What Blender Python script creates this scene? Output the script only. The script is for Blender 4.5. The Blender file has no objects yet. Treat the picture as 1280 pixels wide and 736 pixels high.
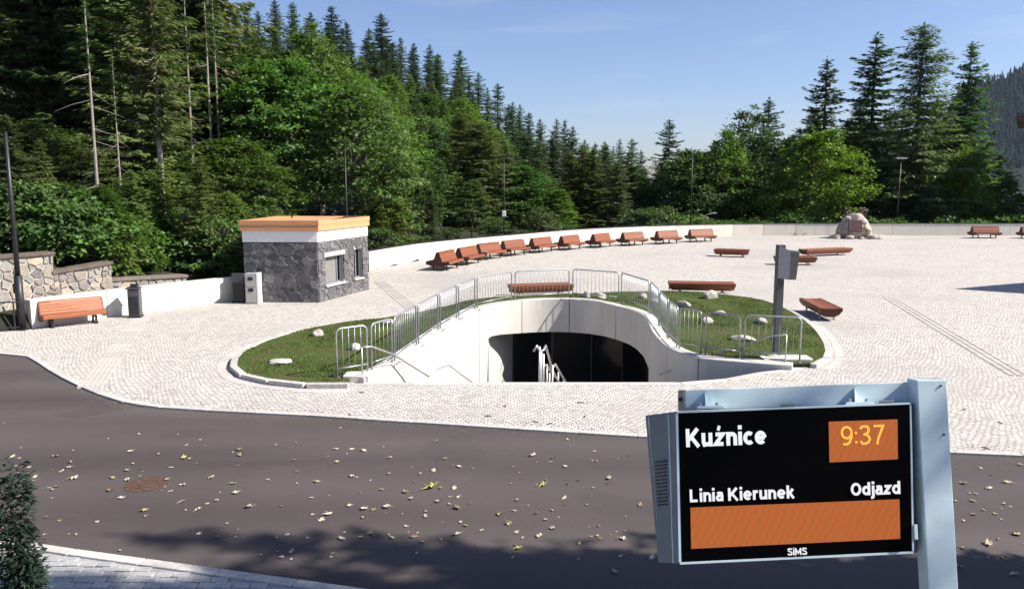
import bpy, bmesh, math, random
import numpy as np
from mathutils import Vector, Matrix, noise
from mathutils.geometry import delaunay_2d_cdt

random.seed(7)
rng = np.random.default_rng(11)
SC = bpy.context.scene
COL = SC.collection
R = math.radians

# ------------------------------------------------------------------ camera, sky, sun, exposure
CAM_H = 4.25
PITCH = math.atan(0.14)
F_PX = 1000.0
cam_data = bpy.data.cameras.new("camera")
cam_data.sensor_width = 36.0
cam_data.lens = 36.0 * F_PX / 1280.0
cam_data.clip_start = 0.1
cam_data.clip_end = 9000.0
cam = bpy.data.objects.new("camera", cam_data)
COL.objects.link(cam)
cam.location = (0, 0, CAM_H)
cam.rotation_euler = (math.pi / 2 - PITCH, 0, 0)
SC.camera = cam

SUN_EL, SUN_AZ = R(41), R(98)            # azimuth clockwise from +Y (the way the camera looks)
sun_dir = Vector((math.cos(SUN_EL) * math.sin(SUN_AZ), math.cos(SUN_EL) * math.cos(SUN_AZ), math.sin(SUN_EL)))
sl = bpy.data.lights.new("sun", 'SUN')
sl.energy = 4.9
sl.angle = R(0.5)
sl.color = (1.0, 0.94, 0.86)
sun = bpy.data.objects.new("sun", sl)
COL.objects.link(sun)
sun.rotation_euler = sun_dir.to_track_quat('Z', 'Y').to_euler()

world = bpy.data.worlds.new("World")
SC.world = world
world.use_nodes = True
wn, wl = world.node_tree.nodes, world.node_tree.links
wn.clear()
w_out = wn.new("ShaderNodeOutputWorld")
w_bg = wn.new("ShaderNodeBackground")
w_bg.inputs["Strength"].default_value = 0.076
w_sky = wn.new("ShaderNodeTexSky")
w_sky.sky_type = 'NISHITA'
w_sky.sun_disc = False
w_sky.sun_elevation = SUN_EL
w_sky.sun_rotation = SUN_AZ
w_sky.altitude = 1000.0
w_sky.air_density = 1.0
w_sky.dust_density = 1.7
w_sky.ozone_density = 4.0
w_tc = wn.new("ShaderNodeTexCoord")       # thin cirrus, stretched along the horizon
w_map = wn.new("ShaderNodeMapping")
w_map.inputs["Scale"].default_value = (2.2, 2.2, 16.0)
w_noise = wn.new("ShaderNodeTexNoise")
w_noise.inputs["Scale"].default_value = 2.3
w_noise.inputs["Detail"].default_value = 6.0
w_ramp = wn.new("ShaderNodeValToRGB")
w_ramp.color_ramp.elements[0].position = 0.56
w_ramp.color_ramp.elements[0].color = (0, 0, 0, 1)
w_ramp.color_ramp.elements[1].position = 0.80
w_ramp.color_ramp.elements[1].color = (0.22, 0.22, 0.22, 1)
w_mix = wn.new("ShaderNodeMix")
w_mix.data_type = 'RGBA'
w_mix.inputs[7].default_value = (5.6, 5.9, 6.6, 1)
wl.new(w_tc.outputs["Generated"], w_map.inputs["Vector"])
wl.new(w_map.outputs["Vector"], w_noise.inputs["Vector"])
wl.new(w_noise.outputs["Fac"], w_ramp.inputs["Fac"])
wl.new(w_ramp.outputs["Color"], w_mix.inputs[0])
w_tint = wn.new("ShaderNodeMix"); w_tint.data_type = 'RGBA'; w_tint.blend_type = 'MULTIPLY'; w_tint.inputs[0].default_value = 1.0
w_tint.inputs[7].default_value = (1.04, 0.955, 1.02, 1)   # the violet cast of the clear summer sky
wl.new(w_sky.outputs["Color"], w_tint.inputs[6])
wl.new(w_tint.outputs[2], w_mix.inputs[6])
wl.new(w_mix.outputs[2], w_bg.inputs["Color"])
wl.new(w_bg.outputs["Background"], w_out.inputs["Surface"])

SC.view_settings.view_transform = 'Standard'
SC.view_settings.look = 'None'
SC.view_settings.gamma = 1.0
SC.view_settings.exposure = 1.0
SC.cycles.max_bounces = 6
SC.cycles.transparent_max_bounces = 8
SC.cycles.use_denoising = True

# ------------------------------------------------------------------ surveying: pixel of the photograph -> place
_cp, _sp = math.cos(PITCH), math.sin(PITCH)
def ray(u, v):
    a, b = (u - 640) / F_PX, (368 - v) / F_PX
    return Vector((a, _cp + b * _sp, -_sp + b * _cp))
def G(u, v, z=0.0):                        # where the sight line meets height z
    d = ray(u, v)
    t = (z - CAM_H) / d.z
    return Vector((d.x * t, d.y * t, z))
def PY(u, v, y):                           # where the sight line meets distance y
    d = ray(u, v)
    t = y / d.y
    return Vector((d.x * t, y, CAM_H + d.z * t))
def wall_hit(u, v, A, B):                  # (metres along A->B, height) on an upright plane
    d = ray(u, v)
    n = Vector((B.y - A.y, -(B.x - A.x), 0))
    t = n.dot(Vector((A.x, A.y, 0))) / n.dot(Vector((d.x, d.y, 0)))
    p = Vector((d.x * t, d.y * t, CAM_H + d.z * t))
    e = Vector((B.x - A.x, B.y - A.y, 0)).normalized()
    return (p - A).x * e.x + (p - A).y * e.y, p.z

# ------------------------------------------------------------------ object helpers
def link(o, parent=None):
    COL.objects.link(o)
    if parent is not None:
        o.parent = parent
    return o
def props(o, label=None, cat=None, group=None, kind=None):
    if label: o["label"] = label
    if cat: o["category"] = cat
    if group: o["group"] = group
    if kind: o["kind"] = kind
    return o
def thing(name, label, cat, loc=(0, 0, 0), rz=0.0, group=None):
    o = bpy.data.objects.new(name, None)
    o.empty_display_size = 0.2
    COL.objects.link(o)
    o.location = loc
    o.rotation_euler = (0, 0, rz)
    return props(o, label, cat, group)
def obj_from_mesh(name, me, mat=None, parent=None):
    if mat is not None and not me.materials:
        me.materials.append(mat)
    return link(bpy.data.objects.new(name, me), parent)
def copy_tree(root):
    r = root.copy()
    COL.objects.link(r)
    for ch in root.children:
        c = ch.copy(); COL.objects.link(c); c.parent = r
        for g in ch.children:
            d = g.copy(); COL.objects.link(d); d.parent = c
    return r

class MB:
    """collects simple shapes into ONE mesh"""
    def __init__(self):
        self.v, self.f = [], []
    def add(self, vs, fs):
        n = len(self.v)
        self.v += [tuple(p) for p in vs]
        self.f += [tuple(i + n for i in f) for f in fs]
        return self
    def box(self, x0, x1, y0, y1, z0, z1, M=None):
        vs = [Vector((x, y, z)) for z in (z0, z1) for y in (y0, y1) for x in (x0, x1)]
        if M is not None: vs = [M @ p for p in vs]
        return self.add(vs, [(0, 2, 3, 1), (4, 5, 7, 6), (0, 1, 5, 4), (1, 3, 7, 5), (3, 2, 6, 7), (2, 0, 4, 6)])
    def hexa(self, bot, top):              # two quads -> closed hexahedron
        return self.add(list(bot) + list(top), [(3, 2, 1, 0), (4, 5, 6, 7), (0, 1, 5, 4), (1, 2, 6, 5), (2, 3, 7, 6), (3, 0, 4, 7)])
    def prism(self, poly, a, b, axis='z'):
        def P(p, c):
            return (p[0], p[1], c) if axis == 'z' else ((c, p[0], p[1]) if axis == 'x' else (p[0], c, p[1]))
        n = len(poly)
        vs = [P(p, a) for p in poly] + [P(p, b) for p in poly]
        fs = [tuple(reversed(range(n))), tuple(range(n, 2 * n))] + [(i, (i + 1) % n, n + (i + 1) % n, n + i) for i in range(n)]
        return self.add(vs, fs)
    def tube(self, pts, r, n=6, cap=True):
        pts = [Vector(p) for p in pts]
        rs = list(r) if hasattr(r, '__len__') else [r] * len(pts)
        base = len(self.v)
        prev = None
        for i, p in enumerate(pts):
            t = (pts[min(i + 1, len(pts) - 1)] - pts[max(i - 1, 0)])
            t = t.normalized() if t.length > 1e-9 else Vector((0, 0, 1))
            if prev is None:
                a = t.orthogonal().normalized()
            else:
                a = (prev - t * prev.dot(t))
                a = a.normalized() if a.length > 1e-6 else t.orthogonal().normalized()
            prev = a
            b = t.cross(a)
            for k in range(n):
                w = 2 * math.pi * k / n
                self.v.append(tuple(p + (a * math.cos(w) + b * math.sin(w)) * rs[i]))
        for i in range(len(pts) - 1):
            for k in range(n):
                q = base + i * n
                self.f.append((q + k, q + (k + 1) % n, q + n + (k + 1) % n, q + n + k))
        if cap:
            self.f.append(tuple(base + k for k in reversed(range(n))))
            q = base + (len(pts) - 1) * n
            self.f.append(tuple(q + k for k in range(n)))
        return self
    def mesh(self, name, mat=None, smooth=False):
        me = bpy.data.meshes.new(name)
        me.from_pydata(self.v, [], self.f)
        if mat is not None: me.materials.append(mat)
        if smooth:
            me.polygons.foreach_set("use_smooth", [True] * len(me.polygons))
        me.update()
        return me
    def build(self, name, mat, parent=None, smooth=False, bevel=0.0):
        o = link(bpy.data.objects.new(name, self.mesh(name, mat, smooth)), parent)
        if bevel > 0:
            m = o.modifiers.new("bevel", 'BEVEL'); m.width = bevel; m.segments = 2; m.limit_method = 'ANGLE'; m.angle_limit = R(40)
        return o

def np_mesh(name, V, F, mat, smooth=False):
    """V (n,3) float array, F (m,k) int array"""
    me = bpy.data.meshes.new(name)
    V = np.asarray(V, np.float32); F = np.asarray(F, np.int32)
    m, k = F.shape
    me.vertices.add(len(V)); me.vertices.foreach_set("co", V.ravel())
    me.loops.add(m * k); me.loops.foreach_set("vertex_index", F.ravel())
    me.polygons.add(m)
    me.polygons.foreach_set("loop_start", np.arange(0, m * k, k, dtype=np.int32))
    me.polygons.foreach_set("loop_total", np.full(m, k, np.int32))
    if smooth: me.polygons.foreach_set("use_smooth", np.ones(m, bool))
    if mat is not None: me.materials.append(mat)
    me.update(calc_edges=True)
    me.validate()
    return me

def in_poly(x, y, poly):
    c = False
    n = len(poly)
    j = n - 1
    for i in range(n):
        xi, yi = poly[i][0], poly[i][1]; xj, yj = poly[j][0], poly[j][1]
        if (yi > y) != (yj > y) and x < (xj - xi) * (y - yi) / (yj - yi) + xi: c = not c
        j = i
    return c
def fill(outer, holes=(), step=None):
    """triangulate a plan polygon with holes; optional interior grid points"""
    pts, edges = [], []
    for loop in [outer] + list(holes):
        s = len(pts)
        pts += [Vector((p[0], p[1])) for p in loop]
        edges += [(s + i, s + (i + 1) % len(loop)) for i in range(len(loop))]
    if step:
        xs = [p[0] for p in outer]; ys = [p[1] for p in outer]
        x = min(xs)
        while x < max(xs):
            y = min(ys)
            while y < max(ys):
                q = (x + random.uniform(-.2, .2) * step, y + random.uniform(-.2, .2) * step)
                if in_poly(q[0], q[1], outer) and not any(in_poly(q[0], q[1], h) for h in holes): pts.append(Vector(q))
                y += step
            x += step
    vs, _, fs, *_r = delaunay_2d_cdt(pts, edges, [], 0, 1e-5)
    keep = []
    for f in fs:
        cx = sum(vs[i].x for i in f) / len(f); cy = sum(vs[i].y for i in f) / len(f)
        if in_poly(cx, cy, outer) and not any(in_poly(cx, cy, h) for h in holes): keep.append(tuple(f))
    return vs, keep
def sheet(name, outer, holes, zf, mat, step=None):
    vs, fs = fill(outer, holes, step)
    me = bpy.data.meshes.new(name)
    me.from_pydata([(v.x, v.y, zf(v.x, v.y)) for v in vs], [], fs)
    bm = bmesh.new(); bm.from_mesh(me)
    bmesh.ops.recalc_face_normals(bm, faces=bm.faces)
    if sum(f.normal.z for f in bm.faces) < 0: bmesh.ops.reverse_faces(bm, faces=bm.faces)
    bm.to_mesh(me); bm.free()
    me.materials.append(mat)
    return link(bpy.data.objects.new(name, me))
def smooth_line(pts, n=8, closed=False):   # Catmull-Rom
    P = [Vector(p) for p in pts]
    N = len(P)
    out = []
    for i in range(N if closed else N - 1):
        if closed:
            a, b, c, d = P[(i - 1) % N], P[i], P[(i + 1) % N], P[(i + 2) % N]
        else:
            a, b, c, d = P[max(i - 1, 0)], P[i], P[i + 1], P[min(i + 2, N - 1)]
        for k in range(n):
            t = k / n
            out.append(0.5 * ((2 * b) + (c - a) * t + (2 * a - 5 * b + 4 * c - d) * t * t + (3 * b - a - 3 * c + d) * t ** 3))
    if not closed: out.append(P[-1])
    return out
def resample(pts, step):
    L = [0.0]
    for a, b in zip(pts, pts[1:]): L.append(L[-1] + (b - a).length)
    n = max(1, round(L[-1] / step))
    out, j = [], 0
    for i in range(n + 1):
        s = L[-1] * i / n
        while j < len(L) - 2 and L[j + 1] < s: j += 1
        t = (s - L[j]) / max(1e-9, L[j + 1] - L[j])
        out.append(pts[j].lerp(pts[j + 1], t))
    return out
# ------------------------------------------------------------------ materials
class NT:
    def __init__(self, name):
        self.m = bpy.data.materials.new(name)
        self.m.use_nodes = True
        self.t = self.m.node_tree
        self.t.nodes.clear()
        self.out = self.t.nodes.new("ShaderNodeOutputMaterial")
    def n(self, typ, **kw):
        nd = self.t.nodes.new("ShaderNode" + typ)
        for k, v in kw.items():
            if k.startswith("_"): setattr(nd, k[1:], v)
            else:
                key = k.replace("_", " ")
                nd.inputs[key].default_value = v
        return nd
    def l(self, a, b): self.t.links.new(a, b)
    def coords(self, scale=(1, 1, 1), kind="Object"):
        tc = self.n("TexCoord"); mp = self.n("Mapping"); mp.inputs["Scale"].default_value = scale
        self.l(tc.outputs[kind], mp.inputs["Vector"])
        return mp.outputs["Vector"]
    def noise(self, vec, scale, detail=4.0, rough=0.6, dist=0.0):
        nd = self.n("TexNoise", Scale=scale, Detail=detail, Roughness=rough, Distortion=dist)
        if vec is not None: self.l(vec, nd.inputs["Vector"])
        return nd.outputs["Fac"]
    def ramp(self, fac, stops):
        nd = self.n("ValToRGB")
        e = nd.color_ramp.elements
        while len(e) < len(stops): e.new(0.5)
        for q, (p, c) in zip(e, stops):
            q.position = p
            q.color = (c, c, c, 1) if not hasattr(c, '__len__') else (*c, 1)
        self.l(fac, nd.inputs["Fac"])
        return nd.outputs["Color"]
    def mix(self, fac, a, b, mode='MIX'):
        nd = self.n("Mix", _data_type='RGBA', _blend_type=mode)
        for i, s in ((0, fac), (6, a), (7, b)):
            if hasattr(s, 'is_output'): self.l(s, nd.inputs[i])
            elif i == 0: nd.inputs[0].default_value = s
            else: nd.inputs[i].default_value = (*s, 1) if len(s) == 3 else s
        return nd.outputs[2]
    def math(self, op, a, b=0.0):
        nd = self.n("Math", _operation=op)
        for i, s in enumerate((a, b)):
            if hasattr(s, 'is_output'): self.l(s, nd.inputs[i])
            else: nd.inputs[i].default_value = s
        return nd.outputs[0]
    def bump(self, h, strength=0.3, dist=0.02):
        nd = self.n("Bump", Strength=strength, Distance=dist)
        self.l(h, nd.inputs["Height"])
        return nd.outputs["Normal"]
    def pbr(self, col, rough=0.8, spec=0.3, metal=0.0, normal=None):
        b = self.n("BsdfPrincipled")
        for key, s in (("Base Color", col), ("Roughness", rough), ("Metallic", metal), ("Specular IOR Level", spec)):
            if hasattr(s, 'is_output'): self.l(s, b.inputs[key])
            else: b.inputs[key].default_value = (*s, 1) if hasattr(s, '__len__') else s
        if normal is not None: self.l(normal, b.inputs["Normal"])
        self.l(b.outputs[0], self.out.inputs["Surface"])
        self.b = b
        return self.m
    def rand(self):
        return self.n("ObjectInfo").outputs["Random"]

def paint(name, col, rough=0.5, spec=0.4, metal=0.0, var=0.12, scale=6.0, bump=0.0):
    k = NT(name)
    v = k.coords()
    f = k.noise(v, scale, 6)
    dark = tuple(c * (1 - var * 2) for c in col); lite = tuple(min(1, c * (1 + var)) for c in col)
    c = k.ramp(f, [(0.3, dark), (0.7, lite)])
    nrm = k.bump(k.noise(v, scale * 12, 3), bump, 0.01) if bump else None
    return k.pbr(c, rough, spec, metal, nrm)

def mat_setts():
    k = NT("granite_setts")
    tc = k.n("TexCoord"); sep = k.n("SeparateXYZ"); k.l(tc.outputs["Object"], sep.inputs[0])
    w = k.math('ABSOLUTE', k.math('SINE', k.math('MULTIPLY', sep.outputs[0], math.pi / 1.9)))
    y2 = k.math('ADD', sep.outputs[1], k.math('MULTIPLY', w, 0.30))
    comb = k.n("CombineXYZ"); k.l(sep.outputs[0], comb.inputs[0]); k.l(y2, comb.inputs[1])
    jit = k.n("TexNoise", Scale=1.7, Detail=5.0); k.l(tc.outputs["Object"], jit.inputs["Vector"])
    add = k.n("Vectormath" if False else "VectorMath", _operation='MULTIPLY_ADD')
    k.l(jit.outputs["Color"], add.inputs[0]); add.inputs[1].default_value = (0.16, 0.16, 0)
    k.l(comb.outputs[0], add.inputs[2])
    br = k.n("TexBrick", _offset=0.5, Scale=1.0)
    br.inputs["Brick Width"].default_value = 0.108; br.inputs["Row Height"].default_value = 0.096
    br.inputs["Mortar Size"].default_value = 0.011; br.inputs["Mortar Smooth"].default_value = 0.35
    br.inputs["Color1"].default_value = (0.52, 0.485, 0.435, 1); br.inputs["Color2"].default_value = (0.71, 0.675, 0.615, 1)
    br.inputs["Mortar"].default_value = (0.28, 0.255, 0.225, 1)
    k.l(add.outputs[0], br.inputs["Vector"])
    # single darker stones, worn patches, dusty stains
    vor = k.n("TexVoronoi", Scale=9.0); k.l(add.outputs[0], vor.inputs["Vector"])
    sc = k.n("SeparateColor"); k.l(vor.outputs["Color"], sc.inputs[0])
    c = k.mix(k.ramp(sc.outputs[0], [(0.70, 0.0), (0.95, 0.55)]), br.outputs["Color"], (0.33, 0.31, 0.29))
    big = k.noise(k.coords((0.10, 0.16, 1)), 1.0, 5, 0.62, 0.4)
    c = k.mix(k.ramp(big, [(0.34, 0.6), (0.5, 0.0)]), c, (0.40, 0.375, 0.35))
    st = k.noise(k.coords((0.35, 0.12, 1)), 1.3, 6, 0.7, 0.8)
    c = k.mix(k.ramp(st, [(0.58, 0.0), (0.74, 0.5)]), c, (0.41, 0.36, 0.30))
    grit = k.noise(k.coords(), 60, 3, 0.7)
    c = k.mix(0.35, c, k.ramp(grit, [(0.3, 0.35), (0.7, 1.0)]), 'MULTIPLY')
    hgt = k.math('ADD', k.math('MULTIPLY', br.outputs["Fac"], -1.0), k.math('MULTIPLY', sc.outputs[1], 0.7))
    hgt = k.math('ADD', hgt, k.math('MULTIPLY', grit, 0.35))
    return k.pbr(c, 0.85, 0.25, 0, k.bump(hgt, 0.75, 0.022))

def mat_asphalt():
    k = NT("asphalt")
    v = k.coords()
    big = k.noise(k.coords((0.09, 0.30, 1)), 1.0, 6, 0.6, 0.7)
    c = k.ramp(big, [(0.30, (0.061, 0.049, 0.0455)), (0.55, (0.080, 0.065, 0.060)), (0.75, (0.108, 0.090, 0.084))])
    fine = k.noise(v, 130, 2, 0.8)
    c = k.mix(0.6, c, k.ramp(fine, [(0.3, 0.55), (0.7, 1.0)]), 'MULTIPLY')
    st = k.noise(k.coords((0.5, 1.7, 1)), 1.2, 5, 0.65, 1.2)
    c = k.mix(k.ramp(st, [(0.60, 0.0), (0.78, 0.45)]), c, (0.12, 0.105, 0.095))
    # seams, hairline cracks and tyre-worn bands
    warp = k.n("TexNoise", Scale=0.8, Detail=4.0); k.l(v, warp.inputs["Vector"])
    wv = k.n("VectorMath", _operation='MULTIPLY_ADD'); k.l(warp.outputs["Color"], wv.inputs[0]); wv.inputs[1].default_value = (1.6, 1.6, 0); k.l(v, wv.inputs[2])
    vor = k.n("TexVoronoi", _feature='DISTANCE_TO_EDGE', Scale=0.21); k.l(wv.outputs[0], vor.inputs["Vector"])
    mask = k.ramp(k.noise(k.coords((0.3, 0.3, 1)), 1.0, 2), [(0.52, 0.0), (0.62, 0.6)])
    crack = k.math('MULTIPLY', k.ramp(vor.outputs["Distance"], [(0.0015, 1.0), (0.004, 0.0)]), mask)
    c = k.mix(crack, c, (0.022, 0.018, 0.017))
    bands = k.n("TexWave", _bands_direction='Y', Scale=0.16, Distortion=2.2, Detail=2.0); bands.inputs["Detail Scale"].default_value = 0.4
    k.l(v, bands.inputs["Vector"])
    c = k.mix(k.math('MULTIPLY', bands.outputs["Fac"], 0.28), c, (0.115, 0.096, 0.092))
    pat = k.noise(k.coords((1.0, 1.0, 1)), 0.55, 1, 0.4)
    c = k.mix(k.ramp(pat, [(0.62, 0.0), (0.64, 0.30)]), c, (0.050, 0.043, 0.043))
    spk = k.noise(v, 45, 2, 0.9)
    c = k.mix(k.ramp(spk, [(0.66, 0.0), (0.74, 0.5)]), c, (0.22, 0.20, 0.18))
    return k.pbr(c, k.ramp(big, [(0.3, 0.62), (0.7, 0.85)]), 0.35, 0, k.bump(fine, 0.5, 0.008))

def mat_concrete(name, col, streak=0.5):
    k = NT(name)
    v = k.coords()
    big = k.noise(v, 0.7, 6, 0.65)
    c = k.ramp(big, [(0.3, tuple(x * 0.86 for x in col)), (0.7, col)])
    st = k.noise(k.coords((3.0, 3.0, 0.25)), 1.2, 5, 0.7)
    c = k.mix(k.ramp(st, [(0.52, 0.0), (0.8, streak)]), c, tuple(x * f for x, f in zip(col, (0.62, 0.58, 0.50))))
    fine = k.noise(v, 45, 4, 0.7)
    return k.pbr(c, 0.85, 0.25, 0, k.bump(fine, 0.15, 0.006))

def mat_wood(name, a, b, rough=0.5, axis=0, rand=0.35):
    k = NT(name)
    s = [14.0, 14.0, 14.0]; s[axis] = 0.7
    g = k.noise(k.coords(tuple(s)), 1.6, 6, 0.65, 0.6)
    c = k.ramp(g, [(0.28, a), (0.72, b)])
    r = k.rand()
    c = k.mix(k.math('MULTIPLY', r, rand), c, tuple(x * 0.45 for x in a))
    big = k.noise(k.coords((1.1, 1.1, 1.1)), 1.0, 4)
    c = k.mix(k.ramp(big, [(0.5, 0.0), (0.8, 0.35)]), c, tuple(x * 0.6 for x in a))
    return k.pbr(c, rough, 0.35, 0, k.bump(g, 0.25, 0.004))

def mat_stone(name, cols, scale=9.0, bump=0.5):
    k = NT(name)
    v = k.coords()
    f = k.noise(v, scale, 8, 0.72, 0.4)
    r = k.rand()
    base = k.ramp(r, [(i / (len(cols) - 1), c) for i, c in enumerate(cols)])
    c = k.mix(0.75, base, k.ramp(f, [(0.28, 0.42), (0.68, 1.12)]), 'MULTIPLY')
    return k.pbr(c, 0.88, 0.25, 0, k.bump(f, bump, 0.02))

def mat_leaf(name, dark, mid, lite, trans, tcol, scale=0.9):
    k = NT(name)
    v = k.coords()
    f = k.noise(v, scale, 4, 0.6)
    c = k.ramp(f, [(0.30, dark), (0.52, mid), (0.74, lite)])
    r = k.rand()
    hs = k.n("HueSaturation")
    k.l(k.math('ADD', k.math('MULTIPLY', r, 0.05), 0.475), hs.inputs["Hue"])
    k.l(k.math('ADD', k.math('MULTIPLY', k.math('FRACT', k.math('MULTIPLY', r, 7.31)), 0.75), 0.62), hs.inputs["Value"])
    k.l(k.math('ADD', k.math('MULTIPLY', k.math('FRACT', k.math('MULTIPLY', r, 3.7)), 0.3), 0.80), hs.inputs["Saturation"])
    k.l(c, hs.inputs["Color"])
    b = k.n("BsdfPrincipled", Roughness=0.55)
    b.inputs["Specular IOR Level"].default_value = 0.3
    k.l(hs.outputs[0], b.inputs["Base Color"])
    t = k.n("BsdfTranslucent")
    k.l(k.mix(1.0, hs.outputs[0], tcol, 'MULTIPLY'), t.inputs["Color"])
    ms = k.n("MixShader"); ms.inputs[0].default_value = trans
    k.l(b.outputs[0], ms.inputs[1]); k.l(t.outputs[0], ms.inputs[2])
    k.l(ms.outputs[0], k.out.inputs["Surface"])
    return k.m

def mat_emit(name, col, strength):
    k = NT(name)
    e = k.n("Emission", Strength=strength); e.inputs["Color"].default_value = (*col, 1)
    k.l(e.outputs[0], k.out.inputs["Surface"])
    return k.m

def mat_led():
    """a dot-matrix display: warm unlit dots between olive gaps, with slow slanting bands"""
    k = NT("led_matrix")
    v = k.coords()
    sep = k.n("SeparateXYZ"); k.l(v, sep.inputs[0])
    pitch = 2 * math.pi / 0.0060
    a = k.math('SINE', k.math('MULTIPLY', sep.outputs[0], pitch)); b = k.math('SINE', k.math('MULTIPLY', sep.outputs[1], pitch))
    dot = k.math('ADD', k.math('MULTIPLY', k.math('MULTIPLY', a, b), 0.5), 0.5)
    band = k.n("TexWave", Scale=6.0, Distortion=4.5, Detail=3.0)
    mp = k.n("Mapping"); mp.inputs["Rotation"].default_value = (0, 0, R(28)); mp.inputs["Scale"].default_value = (1.5, 1.5, 1.5)
    k.l(v, mp.inputs["Vector"]); k.l(mp.outputs[0], band.inputs["Vector"])
    fac = k.math('ADD', k.math('MULTIPLY', dot, 0.45), k.math('ADD', k.math('MULTIPLY', band.outputs["Fac"], 0.32), k.math('MULTIPLY', k.noise(v, 260, 2, 0.8), 0.30)))
    c = k.ramp(fac, [(0.15, (0.23, 0.10, 0.022)), (0.85, (0.47, 0.085, 0.016))])
    bs = k.pbr(tuple((0.05, 0.02, 0.01)), 0.4, 0.2)
    k.l(c, k.b.inputs["Emission Color"]); k.b.inputs["Emission Strength"].default_value = 0.60
    return k.m

M = {}
M['setts'] = mat_setts()
M['asphalt'] = mat_asphalt()
M['concrete'] = mat_concrete("pale_concrete", (0.68, 0.635, 0.555))
M['concrete_dark'] = mat_concrete("weathered_concrete", (0.52, 0.49, 0.44))
M['tunnel_conc'] = mat_concrete("cast_concrete", (0.57, 0.54, 0.49), 0.6)
M['kerb'] = mat_stone("granite_kerb", [(0.50, 0.47, 0.43), (0.60, 0.56, 0.51), (0.46, 0.43, 0.40)], 14, 0.25)
M['slab'] = mat_stone("pale_slab", [(0.46, 0.43, 0.39), (0.53, 0.50, 0.455)], 20, 0.15)
M['pave'] = mat_stone("grey_paving", [(0.40, 0.40, 0.39), (0.50, 0.49, 0.47), (0.34, 0.34, 0.34)], 20, 0.3)
M['wood'] = mat_wood("oiled_wood", (0.205, 0.064, 0.029), (0.30, 0.104, 0.048))
M['wood_light'] = mat_wood("orange_wood", (0.29, 0.088, 0.038), (0.38, 0.135, 0.058), 0.5, 0, 0.12)
M['wood_dark'] = mat_wood("dark_wood", (0.075, 0.026, 0.018), (0.125, 0.045, 0.028), 0.5)
M['wood_roof'] = mat_wood("larch_board", (0.54, 0.235, 0.105), (0.70, 0.375, 0.185), 0.55, 0, 0.15)
M['stone_dark'] = mat_stone("dark_cladding_stone", [(0.12, 0.115, 0.12), (0.17, 0.163, 0.165), (0.10, 0.097, 0.10), (0.15, 0.144, 0.148), (0.21, 0.20, 0.20)], 9, 1.0)
M['stone_rubble'] = mat_stone("rubble_stone", [(0.34, 0.30, 0.25), (0.25, 0.225, 0.20), (0.46, 0.39, 0.30), (0.20, 0.19, 0.18), (0.37, 0.34, 0.30), (0.29, 0.27, 0.25)], 8, 1.0)
M['mortar'] = paint("mortar", (0.55, 0.52, 0.47), 0.95, 0.1, 0, 0.15, 12, 0.3)
M['mortar_dark'] = paint("grey_mortar", (0.40, 0.385, 0.38), 0.95, 0.1, 0, 0.15, 12, 0.3)
M['boulder'] = mat_stone("boulder", [(0.52, 0.48, 0.42), (0.42, 0.39, 0.35), (0.60, 0.55, 0.48)], 5, 0.9)
M['monument'] = mat_stone("monument_granite", [(0.44, 0.355, 0.29), (0.50, 0.41, 0.335)], 2.5, 0.9)
M['white'] = paint("white_render", (0.80, 0.79, 0.76), 0.8, 0.2, 0, 0.04)
M['black_metal'] = paint("black_metal", (0.022, 0.022, 0.026), 0.45, 0.4, 0.0, 0.2)
M['grey_metal'] = paint("grey_metal", (0.075, 0.077, 0.085), 0.45, 0.4, 0.2, 0.15)
M['light_panel'] = paint("light_grey_panel", (0.36, 0.36, 0.37), 0.5, 0.3, 0, 0.06, 20)
M['steel'] = paint("galvanised_steel", (0.42, 0.44, 0.46), 0.42, 0.5, 0.6, 0.15, 18)
M['rail'] = paint("brushed_rail", (0.46, 0.45, 0.43), 0.4, 0.5, 0.6, 0.1, 18)
M['sign_paint'] = paint("blue_grey_paint", (0.56, 0.69, 0.71), 0.45, 0.4, 0.0, 0.05, 9)
M['sign_dark'] = paint("slate_shade_paint", (0.155, 0.180, 0.190), 0.5, 0.35, 0.0, 0.07, 9)
M['lettering'] = paint("white_lettering", (0.92, 0.92, 0.92), 0.6, 0.2, 0, 0.0)
M['letter_glow'] = mat_emit("glowing_print", (0.92, 0.92, 0.96), 0.50)  # printed white letters given a glow to read as sunlit
M['amber'] = mat_emit("lit_amber", (1.0, 0.36, 0.06), 0.9)
M['led'] = mat_led()
M['screen'] = paint("black_glass", (0.002, 0.002, 0.0025), 0.3, 0.04, 0, 0.1)
M['bronze'] = paint("bronze", (0.11, 0.065, 0.045), 0.45, 0.5, 0.5, 0.25)
M['plaque'] = paint("plaque", (0.115, 0.062, 0.058), 0.5, 0.4, 0.2, 0.2)
M['rust'] = paint("rusty_iron", (0.115, 0.066, 0.046), 0.8, 0.3, 0.2, 0.3, 14, 0.3)
M['bark'] = mat_stone("bark", [(0.16, 0.125, 0.10), (0.11, 0.09, 0.075), (0.20, 0.165, 0.135)], 6, 0.9)
M['bark_pale'] = mat_stone("pale_bark", [(0.33, 0.28, 0.24), (0.26, 0.22, 0.19)], 6, 0.8)
M['soil'] = mat_stone("forest_soil", [(0.030, 0.032, 0.018), (0.030, 0.032, 0.018)], 1.2, 0.9)
M['stair'] = mat_concrete("stair_concrete", (0.45, 0.44, 0.42))
M['leaf_spruce'] = mat_leaf("spruce_needles", (0.037, 0.068, 0.024), (0.064, 0.112, 0.035), (0.105, 0.160, 0.046), 0.33, (1.0, 1.25, 0.55), 0.8)
M['leaf_soft'] = mat_leaf("soft_needles", (0.066, 0.100, 0.024), (0.120, 0.168, 0.038), (0.175, 0.225, 0.052), 0.40, (1.0, 1.2, 0.5), 0.5)
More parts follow.
